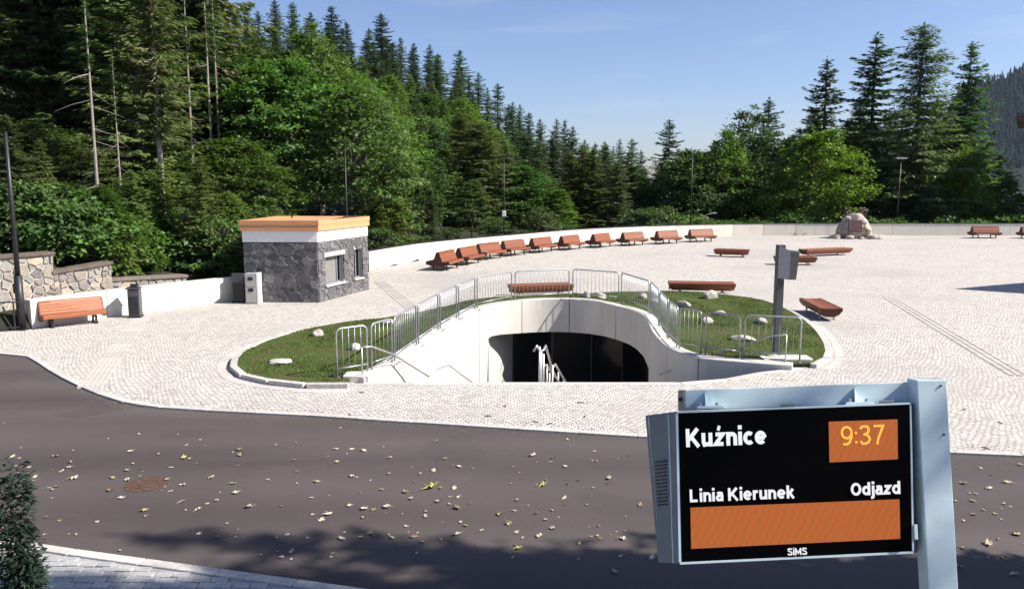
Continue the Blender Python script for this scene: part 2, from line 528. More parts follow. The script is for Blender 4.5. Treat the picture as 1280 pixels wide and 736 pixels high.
M['leaf_young'] = mat_leaf("shaded_young_needles", (0.010, 0.022, 0.012), (0.016, 0.034, 0.018), (0.026, 0.048, 0.022), 0.12, (1.0, 1.2, 0.6), 3.0)  # needles darkened: the shade over this near tree is put into the colour
M['leaf_larch'] = mat_leaf("light_needles", (0.060, 0.082, 0.022), (0.104, 0.138, 0.036), (0.155, 0.190, 0.052), 0.30, (1.0, 1.2, 0.5), 0.7)
M['leaf_broad'] = mat_leaf("broad_leaves", (0.050, 0.092, 0.018), (0.090, 0.152, 0.028), (0.140, 0.212, 0.042), 0.40, (1.1, 1.3, 0.45), 0.7)
M['leaf_shrub'] = mat_leaf("shrub_leaves", (0.045, 0.095, 0.018), (0.075, 0.145, 0.025), (0.12, 0.20, 0.04), 0.34, (1.1, 1.3, 0.45), 1.3)
M['needle_far'] = paint("far_forest", (0.012, 0.019, 0.014), 0.9, 0.1, 0, 0.3, 0.02)
M['grass'] = mat_leaf("grass_blades", (0.062, 0.080, 0.017), (0.092, 0.124, 0.024), (0.130, 0.160, 0.036), 0.25, (1.0, 1.2, 0.5), 0.6)

def mat_lawn():
    k = NT("lawn_soil")
    v = k.coords()
    f = k.noise(v, 1.1, 6, 0.65)
    c = k.ramp(f, [(0.34, (0.095, 0.070, 0.040)), (0.48, (0.062, 0.082, 0.022)), (0.75, (0.080, 0.112, 0.026))])
    return k.pbr(c, 0.95, 0.1, 0, k.bump(k.noise(v, 30, 4), 0.6, 0.03))
M['lawn'] = mat_lawn()
def mat_glass_dark(name, tint=(0.004, 0.005, 0.007), rough=0.12):
    k = NT(name)
    return k.pbr(tint, rough, 0.14)
M['dark_glass'] = mat_glass_dark("dark_glazing")
M['grey_blind'] = paint("grey_blind", (0.20, 0.19, 0.18), 0.8, 0.2, 0, 0.04)
def mat_leaf_litter():
    k = NT("dry_leaf")
    c = k.ramp(k.rand(), [(0.0, (0.45, 0.40, 0.28)), (0.3, (0.52, 0.47, 0.36)), (0.5, (0.36, 0.29, 0.17)), (0.68, (0.33, 0.33, 0.13)), (0.82, (0.12, 0.085, 0.05)), (0.9, (0.22, 0.14, 0.07)), (1.0, (0.55, 0.51, 0.43))])
    return k.pbr(c, 0.7, 0.3)
M['dry_leaf'] = mat_leaf_litter()
M['green_leaf'] = paint("yellow_green_leaf", (0.45, 0.47, 0.13), 0.7, 0.3, 0, 0.2, 30)
# ------------------------------------------------------------------ plan of the place
# far wall: its top edge stands 0.95 m over the setts
far_px = [(461, 314), (494, 308.6), (527, 303.8), (580, 298.6), (640, 293.6), (680, 290.2), (720, 287.0), (770, 284.4), (815, 282.6), (860, 281.4), (910, 280.3), (960, 279.8), (1040, 279.7), (1120, 279.7), (1280, 279.8), (1500, 280), (1700, 280)]
far_wall = [G(u, v, 0.95).to_2d().to_3d() for u, v in far_px]
left_wall = [G(37, 375, 0.85).to_2d().to_3d(), G(120, 364.8, 0.85).to_2d().to_3d(), G(205, 355.2, 0.85).to_2d().to_3d(), G(296, 346, 0.85).to_2d().to_3d()]
K0, K1, K2 = G(307.5, 377.5), G(399, 378), G(460.5, 361.5)     # kiosk: left, near and right corners
bound = [Vector((-60, 6, 0)), Vector((-34, 13, 0)), left_wall[0] + Vector((-4.5, -3.4, 0))] + left_wall + far_wall
bth = np.array([math.atan2(p.x, p.y) for p in bound]); brr = np.array([p.length for p in bound])
_o = np.argsort(bth); bth, brr = bth[_o], brr[_o]
def r_wall(th): return float(np.interp(th, bth, brr, left=60.0, right=110.0))

sky_u = [-400, 0, 200, 300, 343, 388, 433, 475, 500, 537, 574, 598, 622, 650, 674, 710, 755, 800, 1700]
sky_v = [-90, -70, -30, 4, 6, 16, 28, 28, 48, 57, 70, 92, 105, 130, 146, 158, 174, 180, 200]
def skyline(u): return float(np.interp(u, sky_u, sky_v))
edge_u = [-400, 62, 68, 136, 142, 200, 300, 470, 620, 800, 900, 1700]
edge_z = [2.0, 1.9, 1.45, 1.35, 0.85, 0.75, 0.7, 0.5, 0.2, -0.6, -1.4, -1.6]
def terr(x, y):
    """height of the woodland ground outside the walls"""
    th = math.atan2(x, y); r = math.hypot(x, y)
    rw = r_wall(th)
    off = r - rw
    if off < 0.1 or abs(th) > 1.35: return -0.35
    u = 640 + 1000 * math.tan(max(-1.0, min(1.0, th)))
    z0 = float(np.interp(u, edge_u, edge_z))
    if off < 1.35 and u < 300: return 0.4 + min(0.2, off * 0.1)
    hill = max(-5.0, CAM_H + 250 * (228 - skyline(u)) / 1000 - 24) if u < 860 else -6.0
    t = max(0.0, min(1.0, (r - rw - 3) / (250 - rw)))
    z = z0 + (hill - z0) * (t ** 1.15 if hill > 0 else min(1, t * 5))
    if r > 260: z = z + (-6 - z) * min(1, (r - 260) / 500)
    return z + 0.22 * math.sin(x * 1.3) * math.sin(y * 0.9) * min(1, off / 3) if off > 1.5 else z

# woodland ground: one sheet to the horizon, lowered under the square
ths = np.concatenate([np.linspace(-math.pi, -1.0, 24)[:-1], np.linspace(-1.0, 1.0, 150), np.linspace(1.0, math.pi, 24)[1:]])
offs = [-2.5, 0.16, 0.5, 1.0, 1.34, 1.45, 2.0, 3.0, 4.5, 7, 10, 15, 22, 32, 45, 65, 90, 125, 165, 215, 262, 320, 420, 600, 1000, 1800, 3500, 7000]
V, F = [(0, 0, -6.0)], []
for th in ths:
    rw = r_wall(th)
    for o in offs:
        r = rw + o
        x, y = r * math.sin(th), r * math.cos(th)
        V.append((x, y, -6.0 if o < 0 else terr(x, y)))
no = len(offs)
for i in range(len(ths) - 1):
    F.append((0, 1 + (i + 1) * no, 1 + i * no))
    for j in range(no - 1):
        a = 1 + i * no + j
        F.append((a, a + no, a + no + 1, a + 1))
mb = MB(); mb.v, mb.f = V, F
props(mb.build("ground", M['soil'], smooth=True), kind="structure")

# ------------------------------------------------------------------ the sunken entrance, lawn and square in plan
rim_px = [(455, 472), (474, 463), (492, 454), (509, 444), (525, 432), (538, 422), (551, 412), (572, 398), (595, 387), (618, 380.5), (640, 377), (665, 374.5), (690, 373.5), (716, 373.7), (740, 375.5), (770, 382), (790, 387.5), (802, 393), (809, 401), (813, 411), (821, 422), (832, 432), (847, 439.5), (862, 444), (877, 447), (915, 450.5), (960, 454), (990, 456.5)]
RIM_Z = 0.12
rim = smooth_line([G(u, v, RIM_Z).to_2d().to_3d() for u, v in rim_px], 6)
tipL, tipR = G(434, 478.5), G(1004, 458.5)
front = [G(880, 478), G(812, 478.2), G(640, 478.4), G(452, 478.5)]
front_r = [G(1000, 460), G(960, 463.5), G(920, 470.5), G(893, 476.6)]
pit = [p.to_2d().to_3d() for p in rim] + [p.to_2d().to_3d() for p in front_r + front]
FRONT_Y = front[2].y

lawn_px = [(437, 479.5), (400, 480.5), (360, 477.5), (325, 472.5), (304, 466), (296, 457.5), (297.5, 449), (308, 439.5), (326, 430), (352, 420), (378, 413), (407, 407), (445, 402), (482, 397), (520, 391), (548, 385.5), (575, 379), (605, 372.5), (645, 370), (690, 369), (740, 366.8), (790, 365.2), (836, 365), (880, 366.5), (922, 370.5), (955, 376.5), (980, 386), (1002, 399), (1018, 413), (1029, 430), (1031, 441), (1026, 450), (1012, 456)]
lawn_out = smooth_line([G(u, v, 0.06).to_2d().to_3d() for u, v in lawn_px], 5)
def offset_line(P, d):
    out = []
    for i, p in enumerate(P):
        t = (P[min(i + 1, len(P) - 1)] - P[max(i - 1, 0)]).normalized()
        out.append(p + Vector((-t.y, t.x, 0)) * d)
    return out
sgn = 1 if in_poly(*offset_line(lawn_out, 0.3)[len(lawn_out) // 2].to_2d(), [(p.x, p.y) for p in lawn_out]) else -1
kerb_out = offset_line(lawn_out, -0.24 * sgn)
COPE = 0.34                                 # width of the concrete coping round the pit
cope_out = offset_line(rim, COPE)
if in_poly(cope_out[60].x, cope_out[60].y, [(p.x, p.y) for p in pit]): cope_out = offset_line(rim, -COPE)
lawn_poly = lawn_out + list(reversed(cope_out))
def lawn_z(x, y):
    return 0.085 + 0.03 * noise.noise(Vector((x * 0.9, y * 0.9, 3)))

# edge between setts and asphalt
edge_px = [(-420, 436), (-200, 438), (-60, 440.5), (0, 441.5), (30, 443.5), (47, 452), (62, 462), (85, 475), (110, 486.5), (138, 497), (165, 504), (200, 508.8), (240, 511.5), (320, 515.5), (400, 519.5), (480, 525), (560, 530), (640, 535), (720, 540), (800, 545), (900, 549.5), (1000, 554), (1100, 560.5), (1190, 565), (1280, 569), (1420, 575), (1700, 586), (2200, 600)]
edge = smooth_line([G(u, v).to_2d().to_3d() for u, v in edge_px], 5)
right_far = [Vector((130, 66, 0))]
plaza_outer = edge + [Vector((130, edge[-1].y, 0)), Vector((130, 66, 0))] + [p + Vector((0, 0.1, 0)) for p in reversed(far_wall)] \
    + [K2 + Vector((-0.6, 1.2, 0)), left_wall[3] + Vector((-0.1, 0.3, 0))] + [p + Vector((-0.05, 0.1, 0)) for p in reversed(left_wall)] \
    + [left_wall[0] + Vector((-0.4, -0.2, 0)), left_wall[0] + Vector((-4.4, -3.3, 0)), Vector((-34, 13.2, 0)), Vector((edge[0].x, edge[0].y + 0.6, 0))]
pl = sheet("plaza", [(p.x, p.y) for p in plaza_outer], [[(p.x, p.y) for p in pit]], lambda x, y: 0.0, M['setts'])
props(pl, kind="structure")
asph = [Vector((-90, -60, 0)), Vector((140, -60, 0)), Vector((140, edge[-1].y + .4, 0))] + [p + Vector((0, 0.35, 0)) for p in reversed(edge)] + [Vector((-90, edge[0].y + 2, 0))]
ro = sheet("road", [(p.x, p.y) for p in asph], [], lambda x, y: -0.03, M['asphalt'])
props(ro, kind="structure")

# flush granite edging between setts and asphalt, stone by stone in view
E = resample([p for p in edge if -32 < p.x < 22], 1.0)
edging = thing("edging", "flush line of pale granite edging stones between white setts and asphalt", None, (0, 0, 0))
edging["kind"] = "structure"
def strip_stone(a, b, w0, w1, z0, z1, gap=0.012):
    t = (b - a).normalized(); n = Vector((-t.y, t.x, 0)); a2 = a + t * gap / 2; b2 = b - t * gap / 2
    q = [a2 + n * w0, b2 + n * w0, b2 + n * w1, a2 + n * w1]
    m = MB().hexa([(p.x, p.y, z0) for p in q], [(p.x, p.y, z1) for p in q])
    return m
for a, b in zip(E, E[1:]):
    strip_stone(a, b, -0.02, 0.13, -0.2, 0.006 + random.uniform(0, .004)).build("edging_stone", M['kerb'], edging, bevel=0.006)
# raised kerb round the lawn
kerb = thing("lawn_kerb", "curved pale kerb round the lawn", None); kerb["kind"] = "structure"
KL = resample(lawn_out, 0.9)
for a, b in zip(KL, KL[1:]):
    w0, w1 = (0.0, -0.16 * sgn)
    strip_stone(a, b, min(w0, w1), max(w0, w1), -0.2, 0.095 + random.uniform(-.004, .004)).build("kerb_stone", M['kerb'], kerb, bevel=0.012)
ring = resample(offset_line(lawn_out, -0.34 * sgn), 0.55)          # flush border course outside the kerb
for a, b in zip(ring, ring[1:]):
    strip_stone(a, b, -0.1, 0.1, -0.2, 0.006).build("border_stone", M['kerb'], kerb)

lw = sheet("lawn", [(p.x, p.y) for p in lawn_poly], [], lawn_z, M['lawn'], 0.55)
props(lw, kind="structure")
# grass blades
LP = [(p.x, p.y) for p in lawn_poly]
xs = [p[0] for p in LP]; ys = [p[1] for p in LP]
GV = []; nb = 0
bx0, bx1, by0, by1 = min(xs), max(xs), min(ys), max(ys)
while nb < 60000:
    x, y = random.uniform(bx0, bx1), random.uniform(by0, by1)
    if not in_poly(x, y, LP): continue
    d = noise.noise(Vector((x * 0.7, y * 0.7, 0))) + 0.5 * noise.noise(Vector((x * 2.3, y * 2.3, 5)))
    if d < random.uniform(-0.7, 0.25): nb += 1; continue
    z = lawn_z(x, y) - 0.01
    h = random.uniform(0.025, 0.055) * (1 + 0.5 * d); a = random.uniform(0, 6.283); w = random.uniform(0.008, 0.016)
    lx, ly = random.uniform(-.6, .6) * h, random.uniform(-.6, .6) * h
    ca, sa = math.cos(a) * w, math.sin(a) * w
    GV += [(x - ca, y - sa, z), (x + ca, y + sa, z), (x + lx, y + ly, z + h)]
    nb += 1
GV = np.array(GV)
go = obj_from_mesh("grass", np_mesh("grass", GV, np.arange(len(GV)).reshape(-1, 3), M['grass']))
props(go, "short patchy green grass growing on the kerbed lawn", kind="stuff")

# paved guidance strips: ribbed slabs let into the setts
def guidance(pa, pb, w, nr, label):
    a, b = pa.to_2d().to_3d(), pb.to_2d().to_3d()
    pts = resample([a, b], 0.6)
    t = thing("guidance_strip", label, "tactile paving", (0, 0, 0)); t["kind"] = "structure"
    for p, q in zip(pts, pts[1:]):
        m = strip_stone(p, q, -w / 2, w / 2, -0.05, 0.004, 0.014)
        for k in range(nr):
            c = -w / 2 + w * (k + .5) / nr
            s = strip_stone(p, q, c - w / nr * .26, c + w / nr * .26, 0.003, 0.014, 0.04)
            m.add(s.v, s.f)
        m.build("paving_slab", M['slab'], t)
guidance(G(175, 398), G(113, 483), 0.52, 5, "ribbed guidance strip running from the litter bin down to the asphalt")
guidance(G(475, 352), G(520, 389), 0.55, 5, "ribbed guidance strip between the kiosk and the lawn")
guidance(G(1112, 372), G(1275, 470), 0.5, 3, "ribbed guidance strip crossing the open setts on the right")

# ------------------------------------------------------------------ sunken entrance
FLOOR = -4.0
t_pit = thing("underpass_entrance", "sunken concrete underpass entrance with curved walls and dark glazing inside the lawn", "entrance", (front[2].x + 1.0, FRONT_Y + 5, FLOOR))
O = Vector(t_pit.location)
def lo(p): return Vector(p) - O
NR = len(rim)
def u_of(p):
    return 640 + F_PX * p.x / (p.y * _cp + (CAM_H - RIM_Z) * _sp)
us = [u_of(p) for p in rim]
iA = min(range(NR), key=lambda i: abs(us[i] - 609) + (0 if rim[i].y > 25 else 999))
iB = min(range(NR), key=lambda i: abs(us[i] - 812) + (0 if 20 < rim[i].y else 999))
op_px = [(606, 430), (612, 420.5), (626, 418), (640, 417), (665, 415.3), (690, 414.6), (715, 415.2), (738, 417), (758, 420.5), (774, 425), (788, 430.5), (798, 437), (806, 446), (812, 460), (815, 474)]
def op_top(i):
    v = float(np.interp(us[i], [p[0] for p in op_px], [p[1] for p in op_px]))
    return max(-3.6, min(-0.6, PY(us[i], v, rim[i].y).z))
inn = rim
out = cope_out
# wall sections with recessed joints
cuts = sorted({0, NR - 1} | {int(round(NR * f)) for f in (0.10, 0.20, 0.30, 0.385, 0.47, 0.55, 0.63, 0.70, 0.78, 0.88)})
for c0, c1 in zip(cuts, cuts[1:]):
    m = MB()
    idx = list(range(c0, c1 + 1))
    base = 0
    rows = []
    for n_, i in enumerate(idx):
        p, q = inn[i].copy(), out[i].copy()
        if n_ == 0 and c0 > 0: tt = min(.3, .014 / max(.02, (inn[i + 1] - inn[i]).length)); p = p.lerp(inn[i + 1], tt); q = q.lerp(out[i + 1], tt)
        if n_ == len(idx) - 1 and c1 < NR - 1: tt = min(.3, .014 / max(.02, (inn[i - 1] - inn[i]).length)); p = p.lerp(inn[i - 1], tt); q = q.lerp(out[i - 1], tt)
        zt = op_top(i) if iA <= i <= iB else FLOOR
        rows.append([(p.x, p.y, zt), (p.x, p.y, RIM_Z - 0.02), (p.x + (q.x - p.x) * .06, p.y + (q.y - p.y) * .06, RIM_Z), (q.x, q.y, RIM_Z), (q.x, q.y, zt if iA <= i <= iB else -0.5)])
    k = len(rows[0])
    m.v = [lo(v) for r in rows for v in r]
    for r in range(len(rows) - 1):
        for j in range(k - 1):
            a = r * k + j
            m.f.append((a, a + k, a + k + 1, a + 1))
        m.f.append((r * k + k - 1, r * k + 2 * k - 1, r * k + k, r * k))
    m.f.append(tuple(range(k))); m.f.append(tuple((len(rows) - 1) * k + j for j in reversed(range(k))))
    ob = m.build("wall_panel", M['tunnel_conc'], t_pit)
    bm = bmesh.new(); bm.from_mesh(ob.data); bmesh.ops.recalc_face_normals(bm, faces=bm.faces); bm.to_mesh(ob.data); bm.free()
# jambs of the portal below the opening's shoulders, the dark passage and its glazing
def back(i, d):
    t = (rim[min(i + 1, NR - 1)] - rim[max(i - 1, 0)]).normalized()
    n = Vector((-t.y, t.x, 0))
    if (out[i] - inn[i]).dot(n) < 0: n = -n
    return rim[i] + n * d
gA = Vector((0.03, 29.3, 0)); gB = rim[iB].to_2d().to_3d() + Vector((0.55, 0.6, 0))
m = MB(); a, b = back(iA, 0.3), gA          # shaded cheek on the left of the portal
m.hexa([lo((a.x, a.y, FLOOR)), lo((b.x, b.y, FLOOR)), lo((b.x - .2, b.y + .2, FLOOR)), lo((a.x - .3, a.y + .3, FLOOR))],
       [lo((a.x, a.y, -.55)), lo((b.x, b.y, -.55)), lo((b.x - .2, b.y + .2, -.55)), lo((a.x - .3, a.y + .3, -.55))])
m.build("jamb", M['tunnel_conc'], t_pit)
# the wall below the slanting left shoulder of the portal
m = MB(); rows = []
for i in range(iA, NR):
    if us[i] > 633 or rim[i].y < 25: break
    zt_ = PY(us[i], float(np.interp(us[i], [609, 632], [424, 480])), rim[i].y).z
    if zt_ < FLOOR + .1: break
    n_ = (out[i] - inn[i])
    rows.append([lo((rim[i].x, rim[i].y, FLOOR)), lo((rim[i].x, rim[i].y, zt_)), lo((rim[i].x + n_.x, rim[i].y + n_.y, zt_)), lo((rim[i].x + n_.x, rim[i].y + n_.y, FLOOR))])
if len(rows) > 1:
    m.v = [v for r in rows for v in r]
    for r in range(len(rows) - 1):
        for j in range(4): m.f.append((r * 4 + j, r * 4 + (j + 1) % 4, r * 4 + 4 + (j + 1) % 4, r * 4 + 4 + j))
    m.f.append((0, 1, 2, 3)); m.f.append(tuple((len(rows) - 1) * 4 + j for j in (3, 2, 1, 0)))
    ob = m.build("shoulder", M['tunnel_conc'], t_pit)
    bm = bmesh.new(); bm.from_mesh(ob.data); bmesh.ops.recalc_face_normals(bm, faces=bm.faces); bm.to_mesh(ob.data); bm.free()
# glazing set back behind the wall
gi = [i for i in range(iA, iB + 1, 2)]
gpts = [gA] + [back(i, 0.95) for i in gi if back(i, 0.95).x > gA.x + 0.5] + [gB]
gpts = resample(gpts, 1.5)
for p, q in zip(gpts, gpts[1:]):
    t = (q - p).normalized(); n = Vector((-t.y, t.x, 0)); p2, q2 = p + t * .03, q - t * .03
    if n.y < 0: n = -n
    MB().hexa([lo((w.x, w.y, FLOOR)) for w in (p2, q2, q2 + n * .03, p2 + n * .03)], [lo((w.x, w.y, -0.55)) for w in (p2, q2, q2 + n * .03, p2 + n * .03)]).build("glass_pane", M['dark_glass'], t_pit)
    q4 = (p - t * .03 - n * .04, p + t * .03 - n * .04, p + t * .03 + n * .06, p - t * .03 + n * .06)
    MB().hexa([lo((w.x, w.y, FLOOR)) for w in q4], [lo((w.x, w.y, -0.55)) for w in q4]).build("mullion", M['black_metal'], t_pit)
# slab over the passage, from the back of the curved wall inwards
ro_poly = [cope_out[i] for i in range(iA, iB + 1, 3)]
pp_ = [(p.x - O.x, p.y - O.y) for p in ro_poly] + [(7.5 - O.x, ro_poly[-1].y - O.y), (7.5 - O.x, 36 - O.y), (-5 - O.x, 36 - O.y), (-5 - O.x, ro_poly[0].y - O.y)]
vs_, fs_ = fill(pp_)
for zz in (-0.52, -0.30):
    pass
m = MB(); m.add([(v.x, v.y, -0.50 - FLOOR) for v in vs_], fs_); m.add([(v.x, v.y, -0.30 - FLOOR) for v in vs_], fs_)
m.build("passage_roof", M['stair'], t_pit)
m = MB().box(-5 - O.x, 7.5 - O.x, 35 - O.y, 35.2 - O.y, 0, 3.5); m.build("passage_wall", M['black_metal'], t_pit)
flp = [(p.x, p.y) for p in pit]
cx = sum(p[0] for p in flp) / len(flp); cy = sum(p[1] for p in flp) / len(flp)
m = MB(); m.add([lo((x, y, FLOOR)) for x, y in [(-9, FRONT_Y - 1), (11, FRONT_Y - 1), (11, 39), (-9, 39)]], [(0, 1, 2, 3)])
m.build("lower_floor", M['stair'], t_pit)
# retaining wall under the front edge
ed = [rim[-1]] + [p.to_2d().to_3d() for p in front_r + front] + [rim[0]]
m = MB()
for p in ed: m.v += [tuple(lo((p.x, p.y, -0.006))), tuple(lo((p.x, p.y, FLOOR)))]
for i in range(len(ed) - 1): m.f.append((2 * i, 2 * i + 1, 2 * i + 3, 2 * i + 2))
m.build("front_wall", M['tunnel_conc'], t_pit)
for a, b in zip(resample(ed[1:-1], 1.2), resample(ed[1:-1], 1.2)[1:]):   # edging of the setts along the drop
    s = strip_stone(a, b, -0.02, 0.2, -0.12, 0.005)
    s.v = [tuple(lo(v)) for v in s.v]
    s.build("edge_stone", M['kerb'], t_pit)
# the flight of steps
for k in range(23):
    y0 = FRONT_Y + 0.4 + k * 0.31
    MB().box(-1.5 - O.x, 3.6 - O.x, y0 - O.y, y0 + 0.34 - O.y, -FLOOR - 0.17 * (k + 2) - .05, -FLOOR - 0.17 * (k + 1)).build("step", M['stair'], t_pit)
# blocks where the coping ends on both sides
for nm, p, w in (("end_block", G(985, 456), 1.15), ("end_block", G(445, 478), 0.55)):
    MB().box(p.x - O.x - w / 2, p.x - O.x + w / 2, p.y - O.y - .02, p.y - O.y + .42, -FLOOR - .2, -FLOOR + .15).build(nm, M['concrete'], t_pit, bevel=0.01)
# standpipe on the left wall
pp = PY(559, 440, G(559, 405, 0.1).y - 0.12)
MB().tube([(pp.x - O.x, pp.y - O.y, 0), (pp.x - O.x, pp.y - O.y, -FLOOR - 0.25)], 0.055, 8).build("standpipe", M['rail'], t_pit, smooth=True)

# handrails
def handrail(label, paths, posts, mat, r=0.022, group=None):
    o0 = Vector(posts[0][0])
    t = thing("handrail", label, "handrail", o0, 0, group)
    for P in paths: MB().tube([Vector(p) - o0 for p in P], r, 8).build("rail", mat, t, True)
    for a, b in posts: MB().tube([Vector(a) - o0, Vector(b) - o0], r * 0.9, 8).build("post", mat, t, True)
    return t
yl = FRONT_Y + 0.3
h0 = PY(452, 434, G(452, 478.5).y + .1)
def on_rim(u, v, k=0.1):                    # a point hung just inside the curved left wall
    i = min(range(NR // 2), key=lambda i: abs(us[i] - u))
    return PY(u, v, rim[i].y - 0.1)
handrail("steel handrail dropping along the lit left wall of the underpass entrance",
         [[h0, PY(464, 433, h0.y + .2), PY(492, 443, h0.y + .9), PY(536, 470.5, h0.y + 2.3)], [PY(536, 470.5, h0.y + 2.3), PY(548, 460.5, h0.y + 2.9), PY(561, 456, h0.y + 3.4), PY(574, 466, h0.y + 3.8), PY(592, 479, h0.y + 4.3)]],
         [((h0.x, h0.y, 0.0), h0)], M['rail'], 0.02)
h1 = PY(983, 418.5, G(983, 459.5).y + .05)
handrail("steel handrail rising out of the shaded right side of the underpass entrance",
         [[PY(824, 468, h1.y + 1.6), PY(850, 457, h1.y + 1.4), PY(877, 447, h1.y + 1.15), PY(925, 434, h1.y + .8), PY(962, 420, h1.y + .25), h1]],
         [((h1.x, h1.y, 0.0), h1)], M['rail'], 0.02)
def st(u, v, k): return PY(u, v, FRONT_Y + k)
paths = [[st(667, 439, .75), st(671, 432, .8), st(674.5, 438.5, .85), st(679, 438, .95), st(682, 432, 1.05), st(686, 446, 1.6), st(690, 461, 2.2), st(694, 455, 2.6)],
         [st(674.5, 452, .85), st(679, 456, 1.1), st(684, 457, 1.5), st(690, 466, 2.2)],
         [st(694, 455, 2.6), st(698, 462, 3.0), st(709, 481, 3.9), st(713, 489, 4.3)],
         [st(690, 461, 2.2), st(694, 470, 2.6), st(702, 482, 3.3)]]
posts = []
for u, v, k in ((674.5, 433, .85), (676.5, 437, .9), (679.3, 442, 1.0), (683.5, 455, 1.5), (686.5, 466, 1.7), (690.5, 456, 2.2), (697.5, 465, 3.0), (704, 474, 3.6)):
    a = st(u, v, k); posts.append(((a.x, a.y, max(FLOOR, -0.45 - .55 * k)), tuple(a)))
handrail("pale steel handrails going down the middle of the underpass steps", paths, posts, M['rail'], 0.026)
# ------------------------------------------------------------------ stone facings cut stone by stone
def clip(poly, nx, ny, d):                  # keep n.p <= d
    out = []
    for i in range(len(poly)):
        a, b = poly[i], poly[(i + 1) % len(poly)]
        da, db = nx * a[0] + ny * a[1] - d, nx * b[0] + ny * b[1] - d
        if da <= 0: out.append(a)
        if (da < 0 < db) or (db < 0 < da):
            t = da / (da - db)
            out.append((a[0] + (b[0] - a[0]) * t, a[1] + (b[1] - a[1]) * t))
    return out
def facing(w, zt, size, parent, mat, M4, joint=0.02, depth=0.03, holes=(), zt2=None, seed=1, flat=1.0):
    """irregular stones over a w x zt face (x along, z up), standing proud along -y of the frame M4"""
    rg = random.Random(seed)
    seeds = []
    tries = 0
    while tries < 4000:
        tries += 1
        s = (rg.uniform(0, w), rg.uniform(0, max(zt, zt2 or zt)))
        k = size * rg.choice((0.42, 0.6, 0.8, 1.1, 1.5))
        if any(h[0] - .02 < s[0] < h[1] + .02 and h[2] - .02 < s[1] < h[3] + .02 for h in holes): continue
        if all(math.hypot((s[0] - q[0]), (s[1] - q[1]) * flat) > (k + q[2]) / 2 for q in seeds): seeds.append((*s, k))
    for s in seeds:
        if zt2 is None: poly = [(0, 0), (w, 0), (w, zt), (0, zt)]
        else: poly = [(0, 0), (w, 0), (w, zt2), (0, zt)]
        for q in seeds:
            if q is s: continue
            dx, dy = q[0] - s[0], (q[1] - s[1]) * flat
            L = math.hypot(dx, dy)
            if L > 4 * size: continue
            nx, ny = dx / L, dy * flat / L
            ln = math.hypot(nx, ny)
            mid = ((q[0] + s[0]) / 2, (q[1] + s[1]) / 2)
            # power-diagram shift so big stones keep their size
            sh = (s[2] ** 2 - q[2] ** 2) / (7 * L)
            nx, ny = nx / ln, ny / ln
            poly = clip(poly, nx, ny, nx * mid[0] + ny * mid[1] + sh - joint / 2)
            if len(poly) < 3: break
        for h in holes:
            if len(poly) < 3: break
            if max(p[0] for p in poly) > h[0] and min(p[0] for p in poly) < h[1] and max(p[1] for p in poly) > h[2] and min(p[1] for p in poly) < h[3]:
                o = [(h[0] - s[0], (1, 0, h[0])), (s[0] - h[1], (-1, 0, -h[1])), (h[2] - s[1], (0, 1, h[2])), (s[1] - h[3], (0, -1, -h[3]))]
                poly = clip(poly, *max(o)[1])
        if len(poly) < 3: continue
        A = abs(sum(poly[i][0] * poly[(i + 1) % len(poly)][1] - poly[(i + 1) % len(poly)][0] * poly[i][1] for i in range(len(poly)))) / 2
        if A < 0.004: continue
        # roughen the outline
        pl2 = []
        for i in range(len(poly)):
            a, b = poly[i], poly[(i + 1) % len(poly)]
            L = math.hypot(b[0] - a[0], b[1] - a[1])
            pl2.append(a if L > .02 else ((a[0] + b[0]) / 2, (a[1] + b[1]) / 2))
            if L > size * 0.45:
                t = rg.uniform(.4, .6); j = rg.uniform(-.012, 0.0) * size / .3
                pl2.append((a[0] + (b[0] - a[0]) * t - (b[1] - a[1]) / L * j * -1, a[1] + (b[1] - a[1]) * t + (b[0] - a[0]) / L * j * -1))
        cx = sum(p[0] for p in pl2) / len(pl2); cz = sum(p[1] for p in pl2) / len(pl2)
        d = depth * rg.uniform(0.65, 1.35)
        tx, tz = rg.uniform(-.12, .12), rg.uniform(-.12, .12)
        m = MB(); n = len(pl2); vs = []
        for f, dd in ((1.0, -.01), (0.985, d * .7), (0.88, d)):
            for p in pl2:
                x, z = cx + (p[0] - cx) * f, cz + (p[1] - cz) * f
                vs.append(M4 @ Vector((x, -dd - (tx * (x - cx) + tz * (z - cz)) * (1 if dd > 0 else 0), z)))
        fs = [tuple(range(2 * n, 3 * n))]
        for r_ in range(2):
            for i in range(n): fs.append((r_ * n + i, r_ * n + (i + 1) % n, (r_ + 1) * n + (i + 1) % n, (r_ + 1) * n + i))
        m.add(vs, fs)
        ob = m.build("stone", mat, parent)
        bm = bmesh.new(); bm.from_mesh(ob.data); bmesh.ops.recalc_face_normals(bm, faces=bm.faces)
        if sum((f.normal.dot(M4.to_3x3() @ Vector((0, -1, 0)))) * f.calc_area() for f in bm.faces) < 0: bmesh.ops.reverse_faces(bm, faces=bm.faces)
        bm.to_mesh(ob.data); bm.free()

def frame2(A, B, z=0.0):                   # x from A to B, -y facing right of travel (towards the viewer when A is left)
    e = (B - A); e.z = 0; e.normalize()
    return Matrix(((e.x, -e.y, 0, A.x), (e.y, e.x, 0, A.y), (0, 0, 1, z), (0, 0, 0, 1)))

